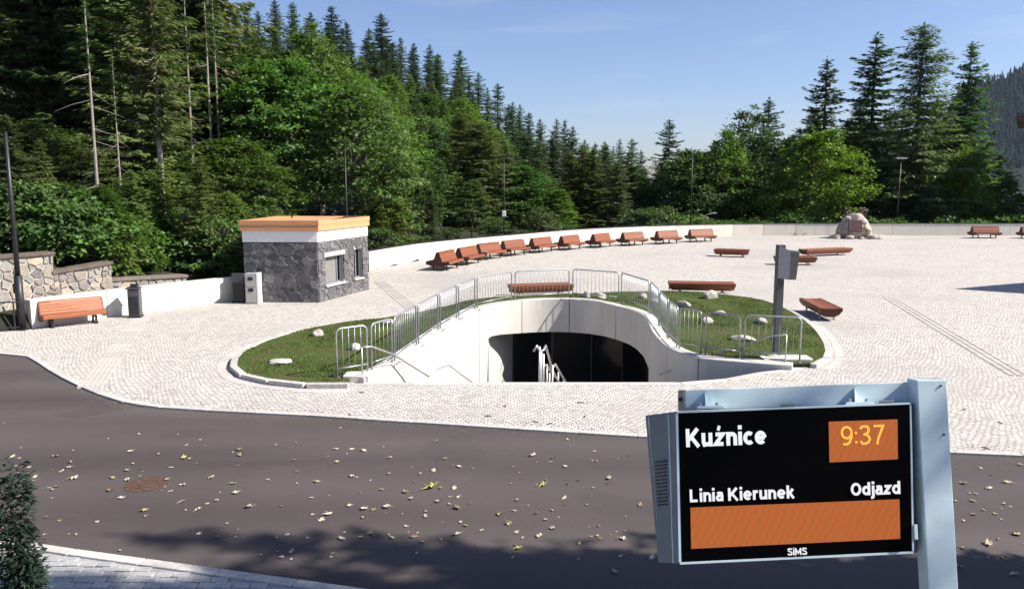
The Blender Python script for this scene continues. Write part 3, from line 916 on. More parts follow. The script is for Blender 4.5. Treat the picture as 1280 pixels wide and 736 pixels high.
# ------------------------------------------------------------------ kiosk
kw = (K1 - K0).length; kd = (K2 - K1).length
HS, HF, HR = 2.12, 2.55, 2.92
t_k = thing("kiosk", "small flat roofed kiosk clad in dark grey stone with an orange timber roof edge", "kiosk", K1)
F1 = frame2(K0, K1); F2 = frame2(K1, K2)
Oi = Matrix.Translation(-K1)
A1, A2 = Oi @ F1, Oi @ F2
w1 = [wall_hit(u, v, K1, K2) for u, v in ((406, 323), (429.5, 349))]
w2 = [wall_hit(u, v, K1, K2) for u, v in ((441.5, 312), (453, 345))]
win1 = (w1[0][0], w1[1][0], wall_hit(418, 354, K1, K2)[1], wall_hit(418, 319.5, K1, K2)[1])
win2 = (w2[0][0], w2[1][0], wall_hit(447, 347.3, K1, K2)[1], wall_hit(447, 311.5, K1, K2)[1])
BT = 0.28
m = MB()
back_pt = K0 + (K2 - K1)
# right wall with real openings
xs_ = [0, win1[0], win1[1], win2[0], win2[1], kd]
for i in range(5):
    x0, x1 = xs_[i], xs_[i + 1]
    if i in (1, 3):
        wv = win1 if i == 1 else win2
        m.box(x0, x1, 0, BT, 0, wv[2], A2); m.box(x0, x1, 0, BT, wv[3], HS, A2)
    else: m.box(x0, x1, 0, BT, 0, HS, A2)
right = m.build("wall", M['mortar_dark'], t_k)
front_w = MB().box(0, kw - 0.002, 0.002, BT, 0, HS, A1).build("wall", M['mortar_dark'], t_k)
F3 = Oi @ frame2(K2, back_pt); F4 = Oi @ frame2(back_pt, K0)
MB().box(BT + .002, kw, 0, BT, 0, HS, F3).build("wall", M['mortar_dark'], t_k)
MB().box(BT + .002, kd - BT - .002, 0, BT, 0, HS, F4).build("wall", M['mortar_dark'], t_k)
facing(kw, HS, 0.33, front_w, M['stone_dark'], A1, 0.014, 0.03, seed=4, flat=1.35)
facing(kd, HS, 0.36, right, M['stone_dark'], A2, 0.014, 0.03, holes=(win1, win2), seed=9, flat=1.4)
for wv, nm in ((win1, 'wide'), (win2, 'narrow')):
    wf = MB()
    x0, x1, z0, z1 = wv
    fr = 0.05
    wf.box(x0, x0 + fr, .12, .19, z0, z1, A2); wf.box(x1 - fr, x1, .12, .19, z0, z1, A2)
    wf.box(x0 + fr, x1 - fr, .12, .19, z0, z0 + fr, A2); wf.box(x0 + fr, x1 - fr, .12, .19, z1 - fr, z1, A2)
    xm = x0 + (x1 - x0) * (0.80 if nm == 'wide' else 0.55)
    wf.box(xm - .035, xm + .035, .121, .189, z0 + fr, z1 - fr, A2)
    wo = wf.build("window", M['sign_dark'], t_k)
    MB().box(x0 + fr, xm - .035, .15, .16, z0 + fr, z1 - fr, A2).build("pane", M['dark_glass'] if nm == 'narrow' else M['grey_blind'], wo)
    MB().box(xm + .035, x1 - fr, .15, .16, z0 + fr, z1 - fr, A2).build("pane", M['dark_glass'], wo)
    MB().box(x0 - .05, x1 + .05, -.09, .11, z0 - .07, z0 - .002, A2).build("sill", M['slab'], wo, bevel=.008)
MB().box(win1[0] - .1, win1[1] + .1, -.05, .02, win1[3] + .002, win1[3] + .17, A2).build("lintel", M['slab'], t_k, bevel=.008)
e1 = (K1 - K0).normalized(); e2 = (K2 - K1).normalized()
def quad_out(o, z0, z1):
    cs = [K0, K1, K2, back_pt]
    c = sum(cs, Vector()) / 4
    r = []
    for p in cs:
        sx = -1 if (p - c).dot(e1) < 0 else 1; sy_ = -1 if (p - c).dot(e2) < 0 else 1
        r.append(p + e1 * o * sx + e2 * o * sy_ - K1)
    return [(p.x, p.y, z0) for p in r], [(p.x, p.y, z1) for p in r]
MB().hexa(*quad_out(-0.03, HS + .002, HS + .03)).build("shadow_gap", M['black_metal'], t_k)
MB().hexa(*quad_out(0.02, HS + .03, HF)).build("fascia", M['white'], t_k, bevel=.01)
MB().hexa(*quad_out(0.05, HF + .002, HR - .03)).build("roof", M['wood_dark'], t_k)
ro_ = t_k.children[-1]
bz = [(HF + .0, HF + .14), (HF + .145, HF + .20), (HF + .205, HR)]
for A_, L_ in ((A1, kw), (A2, kd), (F3, kw), (F4, kd)):
    for k, (z0, z1) in enumerate(bz):
        o_ = 0.085 + (0.012 if k == 2 else 0.0)
        MB().box(-o_ + (.03 if A_ in (A2, F4) else 0), L_ + o_ - (.03 if A_ in (A2, F4) else 0), -o_, -o_ + .03, z0, z1, A_).build("fascia_board", M['wood_roof'], ro_, bevel=.004)
nb_ = 15
for k in range(nb_):                        # deck boards on the roof
    a, b = -0.05 + (kw + .1) * k / nb_, -0.05 + (kw + .1) * (k + 1) / nb_ - .012
    MB().box(a, b, 0.0 - .05, kd + .05, HR - .028, HR - .004, A1).build("roof_board", M['wood_roof'], ro_)
for bx in (1.15, 1.30, 1.42):               # small fittings over the wide window
    pass
MB().tube([(A1 @ Vector((kw * .45, kd * .5, HR))), (A1 @ Vector((kw * .45, kd * .5, HR + .12)))], .03, 8).build("vent_pipe", M['black_metal'], t_k)

# cabinet by the kiosk, and the dark bins
cb = G(318.5, 378.6)
t = thing("utility_cabinet", "narrow grey utility cabinet with a white side standing against the stone kiosk", "cabinet", cb)
MB().box(-.24, .16, -.25, .12, 0, 1.08).build("body", M['light_panel'], t, bevel=.01)
MB().box(.165, .24, -.26, .12, 0, 1.09).build("side_panel", M['white'], t, bevel=.006)
MB().box(-.21, .13, -.268, -.252, .62, 1.0).build("door", M['grey_metal'] if False else M['slab'], t)
MB().box(-.21, .13, -.268, -.252, .06, .58).build("door", M['slab'], t)
for z in (.9, .5): MB().box(-.12, .05, -.276, -.27, z - .06, z + .06).build("label_plate", M['black_metal'], t)
def bin_(p, h, w, label, cap, face):
    t = thing("litter_bin", label, "litter bin", p, face, "dark litter bins by the left wall")
    MB().box(-w / 2, w / 2, -.19, .19, .05, h - (.1 if cap else 0)).build("body", M['grey_metal'], t, bevel=.012)
    MB().box(-w / 2 + .03, w / 2 - .03, -.204, -.19, .12, h * .68).build("door", M['black_metal'], t, bevel=.006)
    MB().box(-w / 2 - .02, w / 2 + .02, -.22, .22, 0, .05).build("foot", M['black_metal'], t)
    if cap:
        MB().box(-w / 2 - .06, w / 2 + .02, -.22, .22, h - .09, h - .05).build("lid", M['grey_metal'], t, bevel=.008)
        MB().box(-.1, .12, -.1, .1, h - .05, h + .06).build("ashtray", M['black_metal'], t, bevel=.01)
bin_(G(170, 396), 1.0, .34, "slim dark litter bin with a flat lid against the pale low wall", True, R(12))
bin_(G(301, 377.5) + Vector((-.05, .1, 0)), 1.04, .42, "plain dark litter bin where the pale low wall meets the kiosk", False, 0)

# ------------------------------------------------------------------ walls
def run_wall(name, label, P, h, th, seg, mat, cap, gap=0.016):
    P = resample(P, seg)
    t = thing(name, label, "wall", P[0]); o = P[0]
    t["kind"] = "thing"
    for a, b in zip(P, P[1:]):
        s = strip_stone(a, b, 0, th, -.3, h, gap); s.v = [tuple(Vector(v) - o) for v in s.v]
        s.build("panel", mat, t, bevel=.008)
        if cap:
            s = strip_stone(a, b, -.03, th + .03, h + .003, h + .035, .003); s.v = [tuple(Vector(v) - o) for v in s.v]
            s.build("coping", M['black_metal'], t)
    s = MB()
    for a, b in zip(P, P[1:]):
        q = strip_stone(a, b, th * .3, th * .7, -.3, h - .02, -.01); s.add([Vector(v) - o for v in q.v], q.f)
    s.build("core", M['concrete_dark'], t)
    return t
FW = smooth_line(far_wall[:-2], 4)
run_wall("boundary_wall", "long curved pale concrete wall with dark coping along the far side of the square", FW, 0.95, 0.3, 2.6, M['concrete'], True)
run_wall("low_wall", "low cream concrete wall behind the bench and the slim bin left of the kiosk", left_wall, 0.85, 0.3, 2.6, M['concrete'], False)
# rubble retaining walls stepping down behind the low wall
def rubble(label, ua, va, ub, vb, off, seed, capped=True):
    def at(u, v):
        # a line parallel to the low wall, off metres behind it
        A, B = left_wall[0], left_wall[3]
        e = (B - A).normalized(); n = Vector((-e.y, e.x, 0))
        A2_, B2_ = A + n * off, B + n * off
        d, z = wall_hit(u, v, A2_, B2_)
        return A2_ + e * d, z
    a, za = at(ua, va); b, zb = at(ub, vb)
    t = thing("retaining_wall", label, "stone wall", a)
    L = (b - a).length
    Mx = Matrix.Translation(-a) @ frame2(a, b)
    m = MB()
    m.hexa([Mx @ Vector(p) for p in ((0, 0, -.2), (L, 0, -.2), (L, .4, -.2), (0, .4, -.2))], [Mx @ Vector(p) for p in ((0, 0, za), (L, 0, zb), (L, .4, zb), (0, .4, za))])
    w = m.build("wall", M['mortar'], t)
    facing(L, za, 0.36, w, M['stone_rubble'], Mx, 0.032, 0.05, zt2=zb, seed=seed)
    MB().hexa([Mx @ Vector(p) for p in ((-.05, -.1, za + .004), (L + .05, -.1, zb + .004), (L + .05, .5, zb + .004), (-.05, .5, za + .004))],
              [Mx @ Vector(p) for p in ((-.05, -.1, za + .11), (L + .05, -.1, zb + .11), (L + .05, .5, zb + .11), (-.05, .5, za + .11))]).build("coping", M['stone_dark'] if False else M['bark'], t, bevel=.015)
rubble("tallest tier of the rubble retaining wall, behind the black lamp post at the left", -190, 338, 65, 319, 1.0, 21)
rubble("middle tier of the rubble retaining wall, behind the orange bench", 66, 343, 138, 330.5, 1.03, 22)
rubble("lowest tier of the rubble retaining wall, behind the slim litter bin", 139, 352, 232, 347, 1.06, 23)
# lawn strip and rail at the far left
g0 = G(-120, 421); g1 = G(30, 411)
vs = [G(-150, 423), G(32, 412.5), left_wall[0] + Vector((-.3, .5, 0)), left_wall[0] + Vector((-9, -5, 0))]
m = MB().add([(p.x, p.y, .012) for p in vs], [(0, 1, 2, 3)])
props(m.build("verge", M['lawn']), kind="structure")
a, b = G(-120, 424), G(27, 412.6)
t = thing("railing", "low dark railing ending at the black lamp post at the far left", "railing", a)
L = (b - a).length; Mx = Matrix.Translation(-a) @ frame2(a, b)
for z in (.08, .82): MB().box(0, L, -.02, .02, z, z + .04, Mx).build("rail", M['black_metal'], t)
for k in range(4): MB().box(L * k / 3.2, L * k / 3.2 + .04, -.021, .021, 0, .86, Mx).build("post", M['black_metal'], t)

# ------------------------------------------------------------------ benches
def seat_bench(name, label, double, group=None):
    t = thing(name, label, "bench", (0, 0, 0), 0, group)
    L = 1.95
    sides = (-1, 1) if double else (-1,)
    for s in sides:
        for k in range(4):                  # seat boards, front edge board turned down
            y = .58 - k * .108
            z = .415 + (0.012 if k == 0 else 0) - k * .004
            MB().box(-L / 2, L / 2, min(s * y, s * (y - .1)), max(s * y, s * (y - .1)), z, z + .035).build("slat", M['wood'], t, bevel=.008)
        MB().box(-L / 2, L / 2, min(s * .585, s * .62), max(s * .585, s * .62), .33, .44).build("slat", M['wood'], t, bevel=.01)
        for k in range(4):                  # back boards leaning to the top
            f0, f1 = k / 4, (k + .94) / 4
            y0, z0 = .24 - .15 * f0, .455 + .40 * f0; y1, z1 = .24 - .15 * f1, .455 + .40 * f1
            m = MB(); th = .032
            q = [(s * y0, z0), (s * y1, z1), (s * (y1 - th), z1 - .008), (s * (y0 - th), z0 - .008)]
            m.prism(q if s > 0 else q[::-1], -L / 2, L / 2, 'x')
            m.build("slat", M['wood'], t, bevel=.006)
    MB().box(-L / 2, L / 2, -.098, .098 if double else .02, .858, .893).build("slat", M['wood'], t, bevel=.01)
    pr = [(-.615, .31), (-.61, .412), (-.25, .418), (-.09, .858), (.09, .858), (.25, .418), (.61, .412), (.615, .31), (.3, .215), (-.3, .215)] if double else \
         [(-.615, .31), (-.61, .412), (-.25, .418), (-.09, .858), (.015, .858), (.0, .42), (.06, .215), (-.3, .215)]
    for x in (-L / 2 - .035, L / 2 - .015):
        MB().prism(pr, x, x + .05, 'x').build("end_panel", M['wood_dark'], t, bevel=.006)  # darker wood stands in for the shade on ends turned from the sun
    for x in (-.68, .68):
        m = MB()
        if double:
            m.box(x - .03, x + .03, -.35, .35, .23, .29); m.box(x - .03, x + .03, -.38, -.32, 0, .23); m.box(x - .03, x + .03, .32, .38, 0, .23); m.box(x - .04, x + .04, -.42, .42, 0, .02)
        else:
            m.box(x - .03, x + .03, -.5, .05, .23, .29); m.box(x - .03, x + .03, -.46, -.4, 0, .23); m.box(x - .03, x + .03, -.05, .01, 0, .23); m.box(x - .04, x + .04, -.5, .06, 0, .02)
        m.build("leg", M['black_metal'], t)
    MB().box(.45, .75, -.12, -.106, .66, .68).build("plate", M['slab'], t)
    return t
ORD = ["first", "second", "third", "fourth", "fifth", "sixth", "seventh", "eighth", "ninth", "last"]
row_px = [(556, 337), (583, 330.5), (610, 324), (641, 319.5), (676, 315.5), (712, 312.2), (751, 309.3), (791, 307), (834, 304.8), (877, 302.4)]
proto = seat_bench("wooden_bench", "x", True, "double sided benches in the curved row along the far wall")
for k, (u, v) in enumerate(row_px):
    b = proto if k == 0 else copy_tree(proto)
    p = G(u, v) + Vector((0, .35, 0))
    b.location = p
    j = min(range(1, len(FW) - 1), key=lambda j: (FW[j] - p).length)
    tg = FW[j + 1] - FW[j - 1]
    b.rotation_euler.z = math.atan2(tg.y, tg.x) + R(2)
    b["label"] = "%s orange brown double bench of the curved row along the wall, counting from the kiosk%s" % (ORD[k], "")
lone = seat_bench("wooden_bench", "orange slatted bench against the low cream wall beside the black lamp post", False)
for c in lone.children:
    if c.name.startswith("slat"):
        c.data.materials.clear(); c.data.materials.append(M['wood_light'])
pA, pB = G(46, 412), G(121, 404)
lone.scale = (.87, .87, .87)
lone.location = (pA + pB) / 2 + Vector((-.1, .42, 0)); lone.rotation_euler.z = math.atan2(pB.y - pA.y, pB.x - pA.x) 
for k, (u, v) in enumerate(((1235, 298), (1297, 298.5))):
    b = copy_tree(proto); b.location = G(u, v) + Vector((0, .5, 0)); b.rotation_euler.z = 0
    b["group"] = "double sided benches before the far right wall"
    b["label"] = ("double sided bench standing alone right of the boulder monument before the grey wall" if k == 0 else "double sided bench cut off by the right edge of the view before the grey wall")

def hull_bench(label, L):
    """a low backless lounger bench: boarded top, boards curving in underneath, dark ends"""
    t = thing("lounger_bench", label, "bench", (0, 0, 0), 0, "low backless timber benches on the open setts")
    prof = [(-.36, .41), (-.35, .30), (-.27, .19), (-.13, .12)]
    for k in range(6):
        y = -.345 + k * .116
        MB().box(-L / 2 + .01, L / 2 - .01, y, y + .108, .405 - .03 * math.sin(math.pi * (k + .5) / 6), .44 - .03 * math.sin(math.pi * (k + .5) / 6)).build("slat", M['wood'], t, bevel=.01)
    for s in (-1, 1):
        for k in range(3):
            (y0, z0), (y1, z1) = prof[k], prof[k + 1]
            y0, z0 = y0 + (y1 - y0) * .04, z0 + (z1 - z0) * .04
            q = [(-s * y0, z0), (-s * y1, z1), (-s * (y1 + .03), z1 + .012), (-s * (y0 + .03), z0 + .012)]
            MB().prism(q, -L / 2 + .06 * k, L / 2 - .06 * k, 'x').build("side_board", M['wood'], t)
    for s in (-1, 1):
        pr = [(-.33, .405), (-.318, .305), (-.24, .20), (-.11, .135), (.11, .135), (.24, .20), (.318, .305), (.33, .405)]
        x = s * (L / 2 - .03)
        MB().prism(pr, min(x, x - s * .04), max(x, x - s * .04), 'x').build("end_panel", M['wood_dark'], t)
    for x in (-L * .32, L * .32):
        m = MB(); m.box(x - .03, x + .03, -.24, -.2, 0, .22); m.box(x - .03, x + .03, .2, .24, 0, .22); m.box(x - .03, x + .03, -.24, .24, .14, .17); m.box(x - .035, x + .035, -.3, .3, 0, .015)
        m.build("leg", M['light_panel'], t)
    return t
def put_hull(label, ua, va, ub, vb, mat=None):
    a, b = G(ua, va), G(ub, vb)
    t = hull_bench(label, max(1.6, (b - a).length))
    t.location = (a + b) / 2; t.rotation_euler.z = math.atan2(b.y - a.y, b.x - a.x)
    return t
put_hull("long low bench of reddish boards behind the barriers at the back of the entrance", 637, 370.2, 714, 367.6)
put_hull("long dark low bench at the back edge of the lawn near the signpost", 835, 365.6, 918, 367.2)
put_hull("small dark low bench alone on the open setts left of the signpost head", 893, 320, 936, 321.5)
put_hull("low bench partly hidden behind the head of the dark signpost", 968, 330.5, 1019, 331)
put_hull("low orange bench lying behind the others right of the signpost", 1003, 320.8, 1060, 318.2)
hb = put_hull("short low bench casting a dark shadow on the setts right of the lawn", 1012, 388, 1038, 402)

# ------------------------------------------------------------------ crowd barriers
bar_me = {}
def barrier(label, pa, pb):
    a, b = pa.copy(), pb.copy(); a.z = b.z = 0.09
    L = (b - a).length; H = 1.06
    t = thing("crowd_barrier", label, "barrier", (a + b) / 2, math.atan2(b.y - a.y, b.x - a.x), "steel barriers round the underpass entrance")
    x0, x1 = -L / 2 + .03, L / 2 - .03; r = .12
    path = [(x0, 0, 0), (x0, 0, H - r)] + [(x0 + r - r * math.cos(w), 0, H - r + r * math.sin(w)) for w in (.4, .8, 1.2, math.pi / 2)] \
         + [(x1 - r + r * math.sin(w), 0, H - r + r * math.cos(w)) for w in (0, .4, .8, 1.2, math.pi / 2)] + [(x1, 0, 0)]
    MB().tube(path, .021, 8).build("frame", M['steel'], t, True)
    MB().tube([(x0, 0, .19), (x1, 0, .19)], .017, 6).build("bottom_rail", M['steel'], t, True)
    if 'b' not in bar_me: bar_me['b'] = MB().tube([(0, 0, .19), (0, 0, H - .01)], .0075, 5).mesh("bar", M['steel'], True)
    n = max(4, round((x1 - x0) / .155))
    for k in range(1, n):
        o = obj_from_mesh("bar", bar_me['b'], None, t); o.location.x = x0 + (x1 - x0) * k / n
    for x in (x0, x1):
        MB().box(x - .02, x + .02, -.16, .16, .0, .02).build("foot", M['steel'], t)
    return t
bl = [((420, 472), (461, 465)), ((464, 464), (491, 454)), ((493, 453), (521, 432)), ((523, 431), (548, 413)), ((550, 412), (571, 399)), ((573, 398), (594, 387)), ((596, 386.3), (640, 377)),
      ((643, 376.5), (712, 372.6)), ((715, 372.6), (774, 378)), ((776, 378.5), (811, 392.5)), ((812.5, 393.5), (823, 408)), ((824, 409), (834, 423)), ((835, 424.5), (846, 435.5)),
      ((848, 436.5), (877, 443.5)), ((880, 444), (925, 448.5)), ((928, 449), (1001, 452.5))]
ORD2 = ["first", "second", "third", "fourth", "fifth", "sixth", "seventh", "eighth", "ninth", "tenth", "eleventh", "twelfth", "thirteenth", "fourteenth", "fifteenth", "last"]
side = ["rising on the left lawn"] * 6 + ["along its back"] * 4 + ["dropping on the right lawn"] * 3 + ["on the front right"] * 3
for k, ((ua, va), (ub, vb)) in enumerate(bl):
    barrier("%s steel barrier from the left end round the underpass entrance, %s" % (ORD2[k], side[k]), G(ua, va, .09), G(ub, vb, .09))

# ------------------------------------------------------------------ stones
def rock_mesh(seed, s=(1, 1, 1), sub=3, amp=.28, flatten=0.0):
    bm = bmesh.new(); bmesh.ops.create_icosphere(bm, subdivisions=sub, radius=1)
    for v in bm.verts:
        p = v.co.copy()
        d = noise.noise(p * 1.1 + Vector((seed * 7.3, 0, 0))) * amp + abs(noise.noise(p * 2.3 + Vector((0, seed * 3.1, 0)))) * amp * .6
        v.co = p * (1 + d)
        v.co.z = max(v.co.z, -.55)
        for q in range(5):                  # broken facets
            rn = random.Random(seed * 31 + q); n = Vector((rn.uniform(-1, 1), rn.uniform(-1, 1), rn.uniform(-.3, 1))).normalized()
            e = v.co.dot(n) - .82
            if e > 0: v.co -= n * e * .85
        v.co = Vector((v.co.x * s[0], v.co.y * s[1], v.co.z * s[2]))
    me = bpy.data.meshes.new("rock"); bm.to_mesh(me); bm.free()
    me.polygons.foreach_set("use_smooth", [sub > 3] * len(me.polygons))
    return me
def rock(label, u, v, s, seed, z=.08, group="pale boulders on the lawn", mat='boulder'):
    o = obj_from_mesh("boulder", rock_mesh(seed, s), M[mat])
    p = G(u, v, z); o.location = (p.x, p.y, z + s[2] * .5); o.rotation_euler.z = seed * 1.7
    return props(o, label, "rock", group)
rock("pale wedge shaped rock on the left lawn near its back kerb", 397, 419, (.21, .16, .12), 1)
sl_ = obj_from_mesh("boulder", rock_mesh(2, (.30, .2, .07)), M['boulder']); p = G(350, 454, .08); sl_.location = (p.x, p.y, .12)
props(sl_, "flat pale slab of rock on the left lawn near the front kerb", "rock", "pale boulders on the lawn")
rock("small rock behind the first barrier on the left lawn", 444, 437, (.17, .13, .12), 3)
rock("pale rock by the top of the second and third barriers", 486, 406, (.2, .15, .12), 4)
rock("oval whitish rock below the dark long bench", 854, 383, (.27, .16, .14), 5)
rock("upright pale rock under the right end of the dark long bench", 889, 372.5, (.34, .18, .2), 6)
rock("small rounded rock in the middle of the right lawn", 900, 394, (.2, .15, .1), 7)
rock("flattish rock behind the fourteenth barrier", 884, 403, (.26, .17, .11), 8)
rock("brownish flat rock behind the fifteenth barrier", 929, 426, (.33, .18, .1), 9)
rock("whitish rock left of the signpost foot, behind the barrier", 952, 404, (.26, .17, .11), 10)
rock("small pale rock at the lower lawn beside the end block", 966, 449, (.2, .12, .08), 11)
rock("brown stone behind the ninth barrier, left one of three", 733, 372.2, (.15, .14, .17), 12)
rock("brown stone behind the ninth barrier, middle one of three", 751, 373.0, (.19, .14, .14), 13)
rock("brown stone behind the tenth barrier near its left post", 803, 372.5, (.2, .16, .13), 14)
rock("pale rock behind the tenth barrier on the back lawn", 818, 378, (.2, .14, .1), 15)

# ------------------------------------------------------------------ signpost
p = G(969.5, 447, .09)
t = thing("signpost", "square dark post with a boxy head and pale side panel on the right lawn", "signpost", (p.x, p.y, .05), R(8))
hgt = PY(972, 306, p.y).z - .05
s_ = p.y / 1000
MB().box(-.085, .085, -.085, .085, 0, hgt).build("post", M['grey_metal'], t, bevel=.006)
MB().box(-.16, .16, -.16, .16, 0, .03).build("foot_plate", M['grey_metal'], t)
zt, zb = PY(976, 313, p.y).z - .05, PY(976, 348, p.y).z - .05
q = [(-.10, -.19), (.10, -.30), (.40, -.26), (.33, .06), (-.06, .10)]
m = MB(); bt = [(.10, -.30, zb), (.27, -.30, zb), (.27, .08, zb), (.09, .08, zb)]; tp = [(.10, -.32, zt), (.32, -.32, zt), (.32, .08, zt), (.09, .08, zt)]
m.hexa(bt, tp).build("head", M['grey_metal'], t, bevel=.008)
m = MB(); m.hexa([(-.09, -.10, zb + .02), (.098, -.30, zb), (.098, -.09, zb), (-.085, -.087, zb + .02)], [(-.09, -.10, zt + .14), (.098, -.32, zt), (.098, -.09, zt), (-.085, -.087, zt + .14)])
m.build("side_panel", M['light_panel'], t)

# ------------------------------------------------------------------ monument
pm = G(1066, 299.0)
pm = PY(1066, 297.5, pm.y + 1.4); pm.z = 0
t = thing("monument", "big pale boulder monument with a dark plaque and bronze figures before the far wall", "monument", (pm.x, pm.y, 0))
me = rock_mesh(31, (1.32, 1.15, 1.30), 5, .14)
mo = obj_from_mesh("boulder", me, M['monument'], t); mo.location = (0, 0, .55)
MB().box(-.55, .45, -.07, .07, -.5, .42).build("plaque", M['plaque'], t, bevel=.02)
pq = t.children[-1]; pq.location = (-.30, -1.13, 1.0); pq.rotation_euler = (R(-12), 0, R(-3))
for k, (x, h, ln) in enumerate(((-.55, .62, -.15), (.12, .35, .1), (.38, .6, .05), (.62, .62, -.18), (.75, .48, .2))):
    m = MB(); z0 = 1.62
    h *= 1.25
    m.tube([(x, 0, z0 - .3), (x + ln * .3, 0, z0 + h * .4), (x + ln, .05, z0 + h)], [.15, .11, .05], 7)
    m.tube([(x + ln * .5, 0, z0 + h * .6), (x + ln * .5 + .16, -.06, z0 + h * .75), (x + ln * .5 + .14, -.1, z0 + h * .95)], [.09, .07, .04], 6)
    m.tube([(x + ln * .5, 0, z0 + h * .55), (x + ln * .5 - .18, .05, z0 + h * .5)], [.08, .04], 6)
    m.build("bronze_figure", M['bronze'], t, True)
rg = random.Random(5)
mes = [rock_mesh(40 + k, (.28, .24, .2), 2) for k in range(4)]
for k in range(26):
    w = rg.uniform(math.pi * 1.0, math.pi * 2.06) if k < 20 else rg.uniform(0, 6.28)
    rr = rg.uniform(1.35, 2.3)
    o = obj_from_mesh("foot_stone", mes[k % 4], M['monument'] if k % 3 else M['boulder'])
    s = rg.uniform(.6, 1.35)
    o.scale = (s, s, s * rg.uniform(.6, 1)); o.location = (pm.x + rr * math.cos(w) * 1.0, pm.y + rr * math.sin(w) * .72, .10 * s); o.rotation_euler.z = rg.uniform(0, 6)
    props(o, "loose pale stone lying round the foot of the boulder monument", "stone", "loose stones round the monument")
# chunk tumbled over the right half of the boulder
for k, (x, y, z, s) in enumerate(((.35, -.85, 1.28, .34), (.5, -1.0, .85, .3), (.62, -1.1, .5, .34), (-.7, -.4, 1.5, .26))):
    o = obj_from_mesh("boulder_knob", mes[k % 4], M['monument'], t); o.location = (x, y, z); o.scale = (s * 4, s * 3, s * 4); o.rotation_euler.z = k

# ------------------------------------------------------------------ lamp posts
def lamp(label, base, top_z, r, kind, group="thin dark lamp posts round the square"):
    t = thing("lamp_post", label, "lamp post", base, 0, group)
    h = top_z - base.z
    if kind == 'stepped':
        MB().tube([(0, 0, 0), (0, 0, h * .28)], r * 1.5, 10).build("sleeve", M['black_metal'], t, True)
        MB().box(-.17, .17, -.17, .17, 0, .04).build("foot_plate", M['black_metal'], t)
        MB().box(-r * 1.5 - .03, -r * 1.5 + .0, -.05, .05, h * .19, h * .24).build("hatch", M['grey_metal'], t)
    MB().tube([(0, 0, h * .27 if kind == 'stepped' else 0), (0, 0, h)], [r, r * .6], 10).build("pole", M['black_metal'], t, True)
    if kind == 'head':
        MB().box(-.45, .45, -.16, .16, h, h + .1).build("lamp_head", M['light_panel'], t, bevel=.03)
    if kind == 'mid':
        MB().box(-.12, .12, -.2, .1, h * .36, h * .42).build("lamp_head", M['white'], t, bevel=.02)
        MB().box(-.02, .9, -.03, .03, h * .985, h).build("arm", M['black_metal'], t)
    return t
lamp("black stepped lamp post before the rubble wall at the far left", G(28, 412), PY(8, 165, G(28, 412).y).z, .075, 'stepped')
b = PY(630, 293, 53); b.z = -.2; lamp("dark lamp post with a white floodlight behind the wall at the bench row's middle", b, PY(630, 195, 53).z, .045, 'mid')
b = PY(863, 283, 66); b.z = -.8; lamp("dark lamp post rising behind the last benches of the row", b, PY(863, 190, 66).z, .05, 'plain')
b = PY(1121, 280, 68); b.z = -1; lamp("dark lamp post with a flat pale head right of the boulder monument", b, PY(1121, 199, 68).z, .055, 'head')
b = PY(434, 290, 36); b.z = .4; lamp("thin dark lamp post just behind the kiosk roof", b, PY(433, 185, 36).z, .045, 'plain')
b = PY(525, 305, 47); b.z = 0; lamp("short dark pole behind the wall at the start of the bench row", b, PY(525, 279, 47).z, .04, 'plain')
b = PY(877, 283, 72); b.z = -3
t = thing("street_light", "curved pale street light whose arm bends just above the far wall", "street light", b)
h = PY(880, 276, 72).z + 3
MB().tube([(0, 0, 0), (0, 0, h), (.25, 0, h + .45), (.7, 0, h + .62), (1.15, 0, h + .68)], [.06, .05, .05, .045, .045], 8).build("pole", M['light_panel'], t, True)
MB().box(.95, 1.35, -.1, .1, h + .64, h + .72).build("lamp_head", M['white'], t, bevel=.02)

# ------------------------------------------------------------------ timber chalets beyond the right edge of the view
def chalet(label, tip, ax_, half, drop, length, floor_h):
    """steep gabled chalet: ridge tip at tip, ridge running along ax_, gable half-width half, eaves drop below the ridge"""
    t = thing("chalet", label, "building", (tip.x, tip.y, 0))
    e = Vector((ax_[0], ax_[1], 0)).normalized()
    Mx = Matrix(((e.x, -e.y, 0, 0), (e.y, e.x, 0, 0), (0, 0, 1, 0), (0, 0, 0, 1)))
    zr = tip.z; ze = zr - drop
    for s in (-1, 1):
        q = [(0, zr), (s * half, ze), (s * half, ze - .2), (0, zr - .26)]
        m = MB()
        m.hexa([Mx @ Vector((0, y, z)) for y, z in q], [Mx @ Vector((length, y, z)) for y, z in q]).build("roof", M['grey_metal'], t)
    w = half * .78; zw = zr - drop * .78 - .3
    MB().box(1.0, length - 1, -w, w, -.2, floor_h, Mx).build("wall", M['mortar'], t)
    m = MB().prism([(-w + .05, floor_h + .002), (w - .05, floor_h + .002), (w - .05, max(floor_h + .1, zw)), (0, zr - .4), (-w + .05, max(floor_h + .1, zw))], 1.05, length - 1.05, 'x')
    m.v = [tuple(Mx @ Vector(v)) for v in m.v]; m.build("upper_wall", M['wood_dark'], t)
    for y in (-1.9, .8):
        wo = MB().box(.93, 1.0, y, y + 1.1, .9, 2.1, Mx).build("window", M['wood_light'], t)
        MB().box(.91, .929, y + .09, y + 1.01, 1.0, 2.0, Mx).build("pane", M['dark_glass'], wo)
sd = sun_dir / sun_dir.z
gs = G(1191, 361)
tp_ = gs + sd * 9.0
chalet("steep gabled chalet beside the square whose roof tip throws a pointed shadow on the setts", tp_, (1, .06), 4.6, 6.6, 10, 2.3)
tp2 = PY(1271, 146, 71)
